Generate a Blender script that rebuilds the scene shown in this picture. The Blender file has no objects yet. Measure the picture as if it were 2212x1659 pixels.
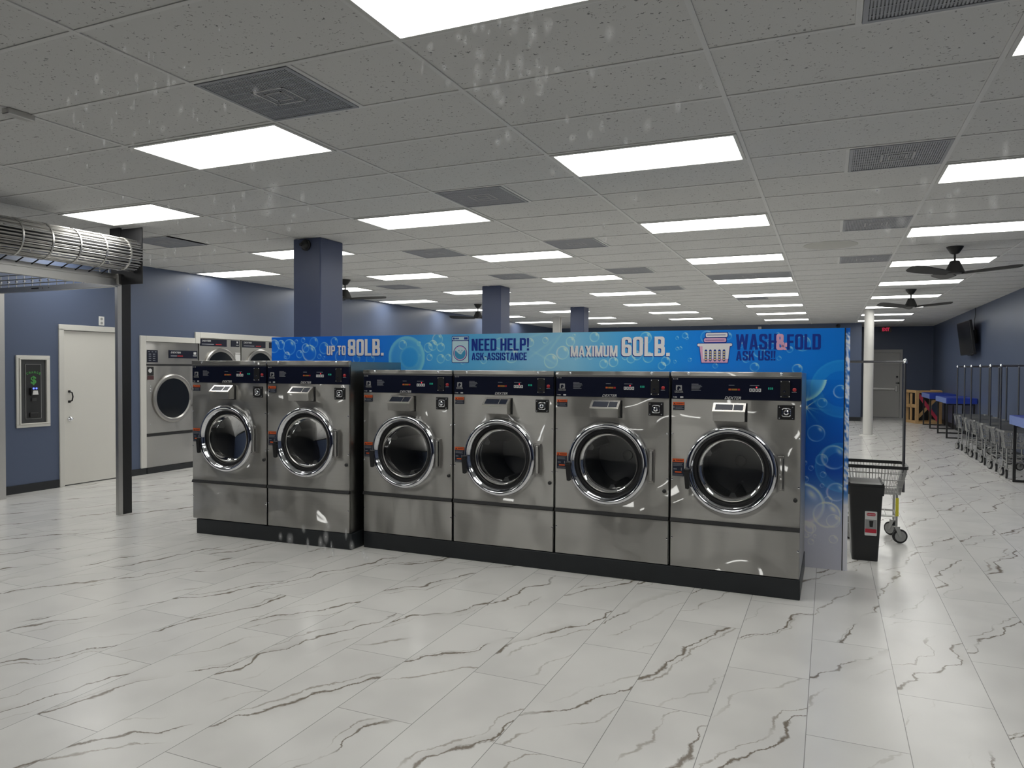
import bpy, bmesh, math, random
import numpy as np
from mathutils import Vector, Matrix, Euler
random.seed(7)
SC = bpy.context.scene
COL = SC.collection
PI = math.pi
# ------------------------------------------------------------ camera, world, exposure
CAM_LOC = Vector((4.1766, -2.1321, 1.5207))
YAW, PITCH, ROLL, FPX = 0.4094986, -0.0207669, 0.0047331, 1579.294
fwd = Vector((-math.sin(YAW)*math.cos(PITCH), math.cos(YAW)*math.cos(PITCH), math.sin(PITCH)))
rt = fwd.cross(Vector((0, 0, 1))).normalized()
up = rt.cross(fwd)
rt2 = math.cos(ROLL)*rt + math.sin(ROLL)*up
up2 = -math.sin(ROLL)*rt + math.cos(ROLL)*up
cam_d = bpy.data.cameras.new('camera')
cam = bpy.data.objects.new('camera', cam_d)
COL.objects.link(cam)
m = Matrix((rt2, up2, -fwd)).transposed().to_4x4()
m.translation = CAM_LOC
cam.matrix_world = m
cam_d.sensor_fit = 'HORIZONTAL'
cam_d.sensor_width = 36.0
cam_d.lens = FPX/2212*36.0
cam_d.clip_start = 0.02
cam_d.clip_end = 200
SC.camera = cam
wd = bpy.data.worlds.new('night'); SC.world = wd; wd.use_nodes = True
wd.node_tree.nodes['Background'].inputs[0].default_value = (0.010, 0.011, 0.018, 1)
wd.node_tree.nodes['Background'].inputs[1].default_value = 1.0
SC.view_settings.view_transform = 'Standard'
SC.view_settings.look = 'None'
SC.view_settings.exposure = 0.0
SC.view_settings.gamma = 1.0
SC.view_settings.use_curve_mapping = False
LIGHT_STRENGTH = 8.6

U, V = 1.2192, 0.6096       # ceiling module
H = 2.945                   # ceiling height
XL, XR, YF, YB, YA = -4.71, 7.19, -1.95, 22.1, 24.45
XA = 5.05                   # alcove side

# ------------------------------------------------------------ materials
MATS = {}
def srgb(r, g, b):
    f = lambda c: (c/255/12.92 if c/255 <= .04045 else ((c/255+.055)/1.055)**2.4)
    return (f(r), f(g), f(b))
def new_mat(name):
    mt = bpy.data.materials.new(name); mt.use_nodes = True
    MATS[name] = mt
    nt = mt.node_tree
    return mt, nt, nt.nodes['Principled BSDF']
def pmat(name, col, rough=.5, metal=0., spec=.5, emit=None, es=0., bump=None, var=0., coat=0.):
    mt, nt, b = new_mat(name)
    b.inputs['Base Color'].default_value = (*col, 1)
    b.inputs['Roughness'].default_value = rough
    b.inputs['Metallic'].default_value = metal
    b.inputs['Specular IOR Level'].default_value = spec
    b.inputs['Coat Weight'].default_value = coat
    if emit:
        b.inputs['Emission Color'].default_value = (*emit, 1)
        b.inputs['Emission Strength'].default_value = es
    N, L = nt.nodes, nt.links
    if var or bump:
        g = N.new('ShaderNodeNewGeometry')
        no = N.new('ShaderNodeTexNoise'); L.new(g.outputs['Position'], no.inputs['Vector'])
        no.inputs['Scale'].default_value = bump[0] if bump else 8
        no.inputs['Detail'].default_value = 4
        if bump:
            bp = N.new('ShaderNodeBump'); bp.inputs['Strength'].default_value = bump[1]; bp.inputs['Distance'].default_value = bump[2]
            L.new(no.outputs['Fac'], bp.inputs['Height']); L.new(bp.outputs['Normal'], b.inputs['Normal'])
        if var:
            mx = N.new('ShaderNodeMix'); mx.data_type = 'RGBA'; mx.blend_type = 'MULTIPLY'; mx.inputs[0].default_value = 1
            mr = N.new('ShaderNodeMapRange'); mr.inputs[3].default_value = 1-var; mr.inputs[4].default_value = 1+var
            L.new(no.outputs['Fac'], mr.inputs[0])
            mx.inputs[6].default_value = (*col, 1); L.new(mr.outputs[0], mx.inputs[7]); L.new(mx.outputs[2], b.inputs['Base Color'])
    return mt
def emat(name, col, s):
    mt = bpy.data.materials.new(name); mt.use_nodes = True; MATS[name] = mt
    nt = mt.node_tree; nt.nodes.clear()
    e = nt.nodes.new('ShaderNodeEmission'); e.inputs[0].default_value = (*col, 1); e.inputs[1].default_value = s
    o = nt.nodes.new('ShaderNodeOutputMaterial'); nt.links.new(e.outputs[0], o.inputs[0])
    return mt
def steel_mat(name, col, rough, wave, buckle=.40):
    mt, nt, b = new_mat(name); N, L = nt.nodes, nt.links
    b.inputs['Metallic'].default_value = 1
    b.inputs['Roughness'].default_value = rough
    g = N.new('ShaderNodeNewGeometry')
    mp = N.new('ShaderNodeMapping'); mp.inputs['Scale'].default_value = (1.2, 1, 260)
    L.new(g.outputs['Position'], mp.inputs['Vector'])
    br = N.new('ShaderNodeTexNoise'); br.inputs['Scale'].default_value = 3; br.inputs['Detail'].default_value = 3
    L.new(mp.outputs[0], br.inputs['Vector'])
    mr = N.new('ShaderNodeMapRange'); mr.inputs[3].default_value = .9; mr.inputs[4].default_value = 1.1
    L.new(br.outputs['Fac'], mr.inputs[0])
    mx = N.new('ShaderNodeMix'); mx.data_type = 'RGBA'; mx.blend_type = 'MULTIPLY'; mx.inputs[0].default_value = 1
    mx.inputs[6].default_value = (*col, 1); L.new(mr.outputs[0], mx.inputs[7]); L.new(mx.outputs[2], b.inputs['Base Color'])
    # sheet metal is slightly wavy, mostly side to side
    mp2 = N.new('ShaderNodeMapping'); mp2.inputs['Scale'].default_value = (1.0, 1.0, .55); L.new(g.outputs['Position'], mp2.inputs['Vector'])
    w = N.new('ShaderNodeTexNoise'); w.inputs['Scale'].default_value = 2.6; w.inputs['Detail'].default_value = 1.0
    L.new(mp2.outputs[0], w.inputs['Vector'])
    bp = N.new('ShaderNodeBump'); bp.inputs['Strength'].default_value = 1; bp.inputs['Distance'].default_value = wave
    L.new(w.outputs['Fac'], bp.inputs['Height']); L.new(bp.outputs['Normal'], b.inputs['Normal'])
    tg = N.new('ShaderNodeTangent'); tg.direction_type = 'UV_MAP'; tg.uv_map = 'UVMap'
    L.new(tg.outputs[0], b.inputs['Tangent'])
    # clear polish over the grain: it follows the larger buckles of the sheet
    w3 = N.new('ShaderNodeTexNoise'); w3.inputs['Scale'].default_value = 2.1; w3.inputs['Detail'].default_value = .3
    L.new(g.outputs['Position'], w3.inputs['Vector'])
    bp3 = N.new('ShaderNodeBump'); bp3.inputs['Strength'].default_value = 1; bp3.inputs['Distance'].default_value = buckle
    L.new(w3.outputs['Fac'], bp3.inputs['Height']); L.new(bp3.outputs['Normal'], b.inputs['Coat Normal'])
    b.inputs['Coat Weight'].default_value = .9; b.inputs['Coat Roughness'].default_value = .06; b.inputs['Coat IOR'].default_value = 1.75
    b.inputs['Anisotropic'].default_value = 1.0; b.inputs['Anisotropic Rotation'].default_value = .25
    return mt
STEEL = steel_mat('brushed_steel', (.44, .43, .405), .34, .055)
STEEL_FLAT = steel_mat('flat_brushed_steel', (.40, .39, .37), .36, .02, .04)
STEEL_DULL = pmat('dull_steel', (.38, .37, .355), .36, 1)
STEEL_SIDE = pmat('side_steel', (.36, .36, .35), .3, 1)
DRUM_STEEL = pmat('drum_steel', (.30, .30, .29), .42, .8)
CHROME = pmat('chrome', (.74, .75, .78), .05, 1)
ALU = pmat('aluminium', (.56, .55, .53), .36, 1)
WIRE = pmat('cart_wire', (.42, .42, .41), .3, 1)
NAVY = pmat('navy_panel', srgb(13, 18, 38), .28)
NAVY2 = pmat('navy_sticker', srgb(22, 30, 48), .45)
BLACK = pmat('black_plastic', (.012, .012, .013), .4)
BLACK_BASE = pmat('black_base', (.014, .017, .020), .42, var=.25)
RUBBER = pmat('black_rubber', (.018, .018, .019), .6)
DARKMETAL = pmat('dark_metal', (.03, .03, .032), .45, .6)
FANBLACK = pmat('fan_black', (.012, .012, .012), .5)
ORANGE = pmat('orange_sticker', srgb(214, 92, 40), .5)
WHITE_INK = pmat('white_ink', (.62, .62, .62), .5)
GREY_INK = pmat('grey_ink', (.22, .23, .26), .5)
YEL_INK = pmat('amber_ink', srgb(150, 105, 40), .5)
ORA_INK = pmat('orange_ink', srgb(190, 90, 45), .5)
RED_PLASTIC = pmat('red_plastic', srgb(170, 38, 44), .4)
RED_LED = emat('red_led', (1, .06, .08), 1.6)
GREEN_LED = emat('green_led', (.06, .75, .48), .45)
BLUE_LED = emat('blue_led', (.08, .12, 1), 4.0)
WHITE_TRIM = pmat('white_trim', (.62, .61, .57), .45)
WHITE_DOOR = pmat('white_door', (.66, .645, .60), .5)
GREY_DOOR = pmat('grey_door', (.52, .51, .49), .5)
WHITE_PAINT = pmat('white_paint', (.66, .65, .62), .5)
WALLBLUE = pmat('wall_blue', srgb(80, 91, 115), .38, bump=(60, .06, .004))
COLBLUE = pmat('column_blue', srgb(68, 78, 108), .38, bump=(60, .06, .004))
BASEB = pmat('baseboard_black', (.013, .015, .018), .5)
TBAR = pmat('tbar', (.62, .62, .61), .5)
VENTG = pmat('vent_grey', (.30, .31, .335), .5)
VENTD = pmat('vent_dark', (.17, .175, .19), .6)
VENTL = pmat('vent_light', (.42, .42, .43), .5)
SPKG = pmat('speaker_grey', (.46, .46, .43), .7)
PANEL = emat('light_panel', (1.0, .975, .93), LIGHT_STRENGTH)
FRAMEW = pmat('light_frame', (.55, .55, .53), .5)
TABLEBLUE = pmat('table_blue', srgb(24, 52, 150), .4)
TABLEEDGE = pmat('table_edge', srgb(110, 130, 190), .4)
WOOD = pmat('crate_wood', srgb(196, 160, 112), .7, bump=(25, .1, .01), var=.12)
REDTAPE = pmat('red_slat', srgb(205, 70, 95), .6)
TVSCREEN = pmat('tv_screen', (.008, .008, .009), .22)
LABELW = pmat('label_white', (.7, .7, .69), .5)
LABELR = pmat('label_red', srgb(190, 40, 60), .5)
LABELG = pmat('label_grey', (.30, .30, .30), .5)
BINBLK = pmat('bin_black', (.013, .014, .015), .38)
YELLOW = pmat('yellow_tag', srgb(215, 205, 60), .5)
EXITG = pmat('exit_grey', (.17, .15, .13), .5)
EXITR = emat('exit_red', (.75, .04, .10), .55)
CHG_GREY = pmat('changer_grey', (.045, .047, .048), .35)
CHG_BLK = pmat('changer_black', (.016, .017, .018), .4)
CHG_GREEN = pmat('changer_green', srgb(70, 150, 70), .5)
INKBLUE = pmat('print_navy', srgb(14, 52, 150), .35)
INKWHITE = pmat('print_white', (.86, .84, .85), .4)
INKPINK = pmat('print_pink', srgb(232, 178, 208), .4)
INKLB = pmat('print_light_blue', srgb(196, 226, 236), .4)
INKCY = pmat('print_cyan', srgb(60, 150, 195), .4)
INKYEL = pmat('print_yellow', srgb(226, 206, 130), .4)
WHEELG = pmat('wheel_grey', (.33, .33, .32), .5)

def glass_door_mat():
    mt = bpy.data.materials.new('door_glass'); mt.use_nodes = True
    nt = mt.node_tree; nt.nodes.clear(); N, L = nt.nodes, nt.links
    t = N.new('ShaderNodeBsdfTransparent'); t.inputs[0].default_value = (.84, .85, .87, 1)
    g = N.new('ShaderNodeBsdfGlossy'); g.inputs['Roughness'].default_value = .04
    fr = N.new('ShaderNodeFresnel'); fr.inputs[0].default_value = 1.5
    mx = N.new('ShaderNodeMixShader'); o = N.new('ShaderNodeOutputMaterial')
    L.new(fr.outputs[0], mx.inputs[0]); L.new(t.outputs[0], mx.inputs[1]); L.new(g.outputs[0], mx.inputs[2]); L.new(mx.outputs[0], o.inputs[0])
    return mt
DGLASS = glass_door_mat()
def clear_mat():
    mt = bpy.data.materials.new('clear_glass'); mt.use_nodes = True
    nt = mt.node_tree; nt.nodes.clear()
    t = nt.nodes.new('ShaderNodeBsdfTransparent'); t.inputs[0].default_value = (.97, .98, .98, 1)
    o = nt.nodes.new('ShaderNodeOutputMaterial'); nt.links.new(t.outputs[0], o.inputs[0])
    return mt
CLEAR = clear_mat()

def math_node(nt, op, a, b=None, c=None):
    n = nt.nodes.new('ShaderNodeMath'); n.operation = op
    for i, x in enumerate((a, b, c)):
        if x is None: continue
        if isinstance(x, (int, float)): n.inputs[i].default_value = x
        else: nt.links.new(x, n.inputs[i])
    return n.outputs[0]
def floor_mat():
    mt, nt, b = new_mat('marble_tile'); N, L = nt.nodes, nt.links
    g = N.new('ShaderNodeNewGeometry')
    sep = N.new('ShaderNodeSeparateXYZ'); L.new(g.outputs['Position'], sep.inputs[0])
    M = lambda *a: math_node(nt, *a)
    TW, TL = .3866, 1.183
    xk = M('DIVIDE', M('SUBTRACT', sep.outputs[0], 4.105), TW)
    k = M('FLOOR', xk); fx = M('FRACT', xk)
    odd = M('FLOORED_MODULO', k, 2.0)
    yk = M('SUBTRACT', M('DIVIDE', M('SUBTRACT', sep.outputs[1], 2.315), TL), M('MULTIPLY', odd, .4985))
    j = M('FLOOR', yk); fy = M('FRACT', yk)
    # grout distance (metres)
    dx = M('MULTIPLY', M('MINIMUM', fx, M('SUBTRACT', 1.0, fx)), TW)
    dy = M('MULTIPLY', M('MINIMUM', fy, M('SUBTRACT', 1.0, fy)), TL)
    d = M('MINIMUM', dx, dy)
    grout = M('LESS_THAN', d, .0017)
    cv = N.new('ShaderNodeCombineXYZ'); L.new(k, cv.inputs[0]); L.new(j, cv.inputs[1])
    wn = N.new('ShaderNodeTexWhiteNoise'); wn.noise_dimensions = '3D'; L.new(cv.outputs[0], wn.inputs['Vector'])
    ws = N.new('ShaderNodeSeparateColor'); L.new(wn.outputs['Color'], ws.inputs[0])
    # tile-local coordinates, flipped at random; every tile carries its own slanting veins
    flip = M('SUBTRACT', M('MULTIPLY', M('GREATER_THAN', ws.outputs[2], .5), 2.0), 1.0)
    lx = M('MULTIPLY', M('MULTIPLY', M('SUBTRACT', fx, .5), TW), flip); ly = M('MULTIPLY', M('MULTIPLY', M('SUBTRACT', fy, .5), TL), flip)
    th = M('ADD', M('MULTIPLY', ws.outputs[2], .42), math.radians(50))
    cs, sn = M('COSINE', th), M('SINE', th)
    al = M('ADD', M('MULTIPLY', lx, cs), M('MULTIPLY', ly, sn))
    ac = M('SUBTRACT', M('MULTIPLY', ly, cs), M('MULTIPLY', lx, sn))
    pv = N.new('ShaderNodeCombineXYZ')
    L.new(M('ADD', al, M('MULTIPLY', ws.outputs[0], 37.0)), pv.inputs[0]); L.new(M('ADD', ac, M('MULTIPLY', ws.outputs[1], 41.0)), pv.inputs[1])
    al_v = N.new('ShaderNodeCombineXYZ')
    L.new(M('ADD', al, M('MULTIPLY', ws.outputs[0], 37.0)), al_v.inputs[0]); L.new(M('MULTIPLY', ws.outputs[1], 41.0), al_v.inputs[1])
    def noise(scale, det, rough, vec, dist=0):
        n = N.new('ShaderNodeTexNoise'); n.inputs['Scale'].default_value = scale; n.inputs['Detail'].default_value = det
        n.inputs['Roughness'].default_value = rough; n.inputs['Distortion'].default_value = dist
        L.new(vec, n.inputs['Vector']); return n.outputs['Fac']
    def step(val, a, c, lo=0., hi=1.):
        mr = N.new('ShaderNodeMapRange'); mr.interpolation_type = 'SMOOTHSTEP'
        mr.inputs[3].default_value = lo; mr.inputs[4].default_value = hi
        for i, x in ((1, a), (2, c)):
            if isinstance(x, float): mr.inputs[i].default_value = x
            else: L.new(x, mr.inputs[i])
        L.new(val, mr.inputs[0]); return mr.outputs[0]
    w1 = M('SUBTRACT', noise(2.6, 2, .5, al_v.outputs[0]), .5)
    w2 = M('SUBTRACT', noise(9.0, 5, .68, pv.outputs[0], .4), .5)
    warp = M('ADD', M('MULTIPLY', w1, .34), M('MULTIPLY', w2, .085))
    cw = M('ADD', ac, warp)
    wid = noise(5.0, 3, .6, al_v.outputs[0])
    def vein(c0, k, lo, hi):
        d_ = M('SUBTRACT', cw, c0)
        width = M('ADD', M('MULTIPLY', step(wid, .42, .72), k*3.2), k)
        core = step(M('ABSOLUTE', d_), M('MULTIPLY', width, .15), width, 1., 0.)
        return d_, M('MULTIPLY', core, step(noise(1.7, 2, .5, pv.outputs[0], .2), lo, hi))
    dv1, v1 = vein(M('MULTIPLY', M('SUBTRACT', ws.outputs[1], .5), .30), .0066, .34, .48)
    dv2, v2 = vein(M('ADD', M('MULTIPLY', M('SUBTRACT', ws.outputs[0], .5), .34), .10), .0046, .40, .56)
    dv3, v3 = vein(M('SUBTRACT', M('MULTIPLY', M('SUBTRACT', ws.outputs[0], .5), .34), .14), .0040, .40, .56)
    halo = M('MULTIPLY', M('MULTIPLY', step(dv1, .0, .075, 1., 0.), M('GREATER_THAN', dv1, -.004)), step(noise(2.0, 2, .5, pv.outputs[0]), .46, .66))
    cloud = noise(2.2, 3, .5, pv.outputs[0])
    def mixc(fac, a, c2):
        mx = N.new('ShaderNodeMix'); mx.data_type = 'RGBA'
        if isinstance(fac, float): mx.inputs[0].default_value = fac
        else: L.new(fac, mx.inputs[0])
        for i, x in ((6, a), (7, c2)):
            if isinstance(x, tuple): mx.inputs[i].default_value = (*x, 1)
            else: L.new(x, mx.inputs[i])
        return mx.outputs[2]
    c = mixc(step(cloud, .38, .68), (.715, .705, .68), (.65, .64, .62))
    c = mixc(M('MULTIPLY', halo, .42), c, (.47, .45, .42))
    c = mixc(M('MULTIPLY', v3, .45), c, (.34, .31, .27))
    c = mixc(M('MULTIPLY', v2, .65), c, (.25, .21, .165))
    c = mixc(M('MULTIPLY', v1, .85), c, (.13, .095, .062))
    c = mixc(grout, c, (.30, .295, .285))
    L.new(c, b.inputs['Base Color'])
    b.inputs['Roughness'].default_value = .22
    b.inputs['Specular IOR Level'].default_value = .45
    bp = N.new('ShaderNodeBump'); bp.inputs['Strength'].default_value = .25; bp.inputs['Distance'].default_value = .002; bp.invert = True
    L.new(grout, bp.inputs['Height']); L.new(bp.outputs[0], b.inputs['Normal'])
    return mt
FLOOR = floor_mat()
def ceil_mat():
    mt, nt, b = new_mat('ceiling_tile'); N, L = nt.nodes, nt.links
    g = N.new('ShaderNodeNewGeometry')
    n = N.new('ShaderNodeTexNoise'); n.inputs['Scale'].default_value = 62; n.inputs['Detail'].default_value = 2.5; n.inputs['Distortion'].default_value = .6
    L.new(g.outputs['Position'], n.inputs['Vector'])
    n2 = N.new('ShaderNodeTexNoise'); n2.inputs['Scale'].default_value = 3.0
    L.new(g.outputs['Position'], n2.inputs['Vector'])
    thr = N.new('ShaderNodeMapRange'); thr.inputs[1].default_value = .315; thr.inputs[2].default_value = .345
    L.new(n.outputs['Fac'], thr.inputs[0])
    mx = N.new('ShaderNodeMix'); mx.data_type = 'RGBA'
    mx.inputs[6].default_value = (.20, .20, .20, 1); mx.inputs[7].default_value = (.60, .60, .59, 1)
    L.new(thr.outputs[0], mx.inputs[0]); L.new(mx.outputs[2], b.inputs['Base Color'])
    b.inputs['Roughness'].default_value = .9; b.inputs['Specular IOR Level'].default_value = .1
    return mt
CEIL = ceil_mat()

# ------------------------------------------------------------ mesh helpers
class MB:
    def __init__(s): s.v, s.f = [], []
    def add(s, vs, fs, M=None):
        o = len(s.v)
        if M is not None: vs = [tuple(M @ Vector(p)) for p in vs]
        s.v += [tuple(p) for p in vs]; s.f += [tuple(i+o for i in q) for q in fs]; return s
    def box(s, x0, x1, y0, y1, z0, z1, M=None):
        vs = [(x0,y0,z0),(x1,y0,z0),(x1,y1,z0),(x0,y1,z0),(x0,y0,z1),(x1,y0,z1),(x1,y1,z1),(x0,y1,z1)]
        return s.add(vs, [(0,3,2,1),(4,5,6,7),(0,1,5,4),(1,2,6,5),(2,3,7,6),(3,0,4,7)], M)
    def bbox(s, x0, x1, y0, y1, z0, z1, b=.004, M=None):   # box with softened edges on all sides
        b = min(b, (x1-x0)*.45, (y1-y0)*.45, (z1-z0)*.45)
        bm = bmesh.new(); r = bmesh.ops.create_cube(bm, size=1)
        for v in bm.verts: v.co = Vector(((x0+x1)/2+v.co.x*(x1-x0), (y0+y1)/2+v.co.y*(y1-y0), (z0+z1)/2+v.co.z*(z1-z0)))
        bmesh.ops.bevel(bm, geom=bm.edges[:], offset=b, segments=2, affect='EDGES', profile=.5)
        bm.verts.index_update()
        s.add([v.co.copy() for v in bm.verts], [[v.index for v in f.verts] for f in bm.faces], M); bm.free(); return s
    def tube(s, pts, r, n=8, closed=False, cap=True, M=None):
        pts = [Vector(p) for p in pts]; vs, fs = [], []
        m = len(pts); u = None
        for i, p in enumerate(pts):
            if closed: t = pts[(i+1) % m]-pts[i-1]
            else: t = pts[min(i+1, m-1)]-pts[max(i-1, 0)]
            t.normalize()
            if u is None:
                a = Vector((0, 0, 1)) if abs(t.z) < .9 else Vector((1, 0, 0)); u = t.cross(a).normalized()
            else: u = (u-t*u.dot(t)).normalized()
            w = t.cross(u)
            for k in range(n):
                a = 2*PI*k/n; vs.append(p+u*(r*math.cos(a))+w*(r*math.sin(a)))
        segs = m if closed else m-1
        for i in range(segs):
            i2 = (i+1) % m
            for k in range(n):
                k2 = (k+1) % n; fs.append((i*n+k, i*n+k2, i2*n+k2, i2*n+k))
        if cap and not closed: fs += [tuple(range(n))[::-1], tuple((m-1)*n+k for k in range(n))]
        return s.add(vs, fs, M)
    def lathe(s, prof, n=48, axis='z', c=(0, 0, 0), M=None, close=False, cap=True):
        # prof: (radius, height along axis)
        vs, fs = [], []
        for r, h in prof:
            for k in range(n):
                a = 2*PI*k/n; x, y = r*math.cos(a), r*math.sin(a)
                p = {'z': (x, y, h), 'y': (x, h, y), 'x': (h, x, y)}[axis]
                vs.append((p[0]+c[0], p[1]+c[1], p[2]+c[2]))
        m = len(prof)
        for i in range(m if close else m-1):
            i2 = (i+1) % m
            for k in range(n):
                k2 = (k+1) % n; fs.append((i*n+k, i*n+k2, i2*n+k2, i2*n+k))
        if not close and cap:
            if prof[0][0] > 1e-6: fs.append(tuple(range(n))[::-1])
            if prof[-1][0] > 1e-6: fs.append(tuple((m-1)*n+k for k in range(n)))
        return s.add(vs, fs, M)
    def prism(s, poly, h0, h1, axis='y', M=None):
        # poly in the plane across axis: y -> (x,z); x -> (y,z); z -> (x,y)
        n = len(poly)
        P = {'y': lambda a, b, h: (a, h, b), 'x': lambda a, b, h: (h, a, b), 'z': lambda a, b, h: (a, b, h)}[axis]
        vs = [P(a, b, h0) for a, b in poly]+[P(a, b, h1) for a, b in poly]
        fs = [tuple(range(n)), tuple(range(2*n-1, n-1, -1))]+[(i, i+n, (i+1) % n+n, (i+1) % n) for i in range(n)]
        return s.add(vs, fs, M)
    def plate_hole(s, x0, x1, z0, z1, cx, cz, r, y0, y1, n=64):
        # plate in the xz plane with a round hole
        def edge(a):
            dx, dz = math.cos(a), math.sin(a); t = 1e9
            if dx > 1e-9: t = min(t, (x1-cx)/dx)
            if dx < -1e-9: t = min(t, (x0-cx)/dx)
            if dz > 1e-9: t = min(t, (z1-cz)/dz)
            if dz < -1e-9: t = min(t, (z0-cz)/dz)
            return (cx+dx*t, cz+dz*t)
        an = sorted([2*PI*k/n for k in range(n)]+[math.atan2(z-cz, x-cx) % (2*PI) for x in (x0, x1) for z in (z0, z1)])
        m = len(an); vs, fs = [], []
        for y in (y0, y1):
            for a in an: e = edge(a); vs.append((e[0], y, e[1]))
            for a in an: vs.append((cx+r*math.cos(a), y, cz+r*math.sin(a)))
        for i in range(m):
            k = (i+1) % m
            fs += [(i, k, m+k, m+i), (2*m+i, 3*m+i, 3*m+k, 2*m+k), (i, 2*m+i, 2*m+k, k), (m+i, m+k, 3*m+k, 3*m+i)]
        return s.add(vs, fs)
    def build(s, name, mat, parent=None, smooth=False, label=None):
        me = bpy.data.meshes.new(name); me.from_pydata(s.v, [], s.f)
        bm = bmesh.new(); bm.from_mesh(me); bmesh.ops.recalc_face_normals(bm, faces=bm.faces); bm.to_mesh(me); bm.free()
        me.materials.append(mat)
        if mat in (STEEL, STEEL_FLAT):
            uv = me.uv_layers.new(name='UVMap')
            for lp_ in me.loops:
                c_ = me.vertices[lp_.vertex_index].co; uv.data[lp_.index].uv = (c_.x+.3*c_.y, c_.z+.3*c_.y)
        if smooth:
            me.polygons.foreach_set('use_smooth', [True]*len(me.polygons))
            me.set_sharp_from_angle(angle=math.radians(38))
        o = bpy.data.objects.new(name, me); COL.objects.link(o)
        if parent: o.parent = parent
        if label: o['label'] = label
        return o
def tag(o, label, cat, group=None, kind=None):
    o['label'] = label
    if cat: o['category'] = cat
    if group: o['group'] = group
    if kind: o['kind'] = kind
    return o
def thing(name, label, cat, loc=(0, 0, 0), rz=0., group=None):
    o = bpy.data.objects.new(name, None); COL.objects.link(o)
    o.location = loc; o.rotation_euler = (0, 0, rz); o.empty_display_size = .1
    return tag(o, label, cat, group)
def struct(name, mb, mat, label=None, parent=None, smooth=False):
    o = mb.build(name, mat, parent, smooth)
    if not parent: o['kind'] = 'structure'
    if label: o['label'] = label
    return o
def copy_tree(o, parent=None):
    c = o.copy(); COL.objects.link(c)
    if parent:
        c.parent = parent
    for ch in list(o.children): copy_tree(ch, c)
    return c
def clone(o, loc, rz, label, group=None):
    c = copy_tree(o); c.location = loc; c.rotation_euler = (0, 0, rz); c['label'] = label
    if group: c['group'] = group
    return c
FONT_CACHE = {}
def text_geo(s, bold=.0, shear=0.):
    key = (s, bold, shear)
    if key not in FONT_CACHE:
        cu = bpy.data.curves.new('t', 'FONT'); cu.body = s; cu.size = 1; cu.offset = bold; cu.shear = shear; cu.resolution_u = 3; cu.fill_mode = 'FRONT'
        o = bpy.data.objects.new('t', cu); COL.objects.link(o)
        dg = bpy.context.evaluated_depsgraph_get(); dg.update()
        me = bpy.data.meshes.new_from_object(o.evaluated_get(dg))
        vs = [(v.co.x, v.co.y) for v in me.vertices]; fs = [tuple(p.vertices) for p in me.polygons]
        bpy.data.objects.remove(o); bpy.data.curves.remove(cu); bpy.data.meshes.remove(me)
        FONT_CACHE[key] = (vs, fs)
    return FONT_CACHE[key]
def text(mb, s, x0, z0, x1, z1, y, bold=.03, shear=0., M=None, fat=0.):
    if fat:
        for i, e in enumerate((-fat, fat, 0)): text(mb, s, x0+e+fat, z0, x1+e-fat, z1, y-.0003*i, bold, shear, M)
        return mb
    return text1(mb, s, x0, z0, x1, z1, y, bold, shear, M)
def text1(mb, s, x0, z0, x1, z1, y, bold=.03, shear=0., M=None):
    """text fitted to a box in the xz plane, facing -y, at depth y"""
    vs, fs = text_geo(s, bold, shear)
    ax, bx = min(v[0] for v in vs), max(v[0] for v in vs); az, bz = min(v[1] for v in vs), max(v[1] for v in vs)
    return mb.add([(x0+(v[0]-ax)/(bx-ax)*(x1-x0), y, z0+(v[1]-az)/(bz-az)*(z1-z0)) for v in vs], fs, M)
def rrect(x0, x1, z0, z1, r, n=5):
    out = []
    for cx, cz, a0 in ((x1-r, z1-r, 0), (x0+r, z1-r, PI/2), (x0+r, z0+r, PI), (x1-r, z0+r, 1.5*PI)):
        for k in range(n+1):
            a = a0+PI/2*k/n; out.append((cx+r*math.cos(a), cz+r*math.sin(a)))
    return out
def disc(cx, cz, r, n=32): return [(cx+r*math.cos(2*PI*k/n), cz+r*math.sin(2*PI*k/n)) for k in range(n)]

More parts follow.
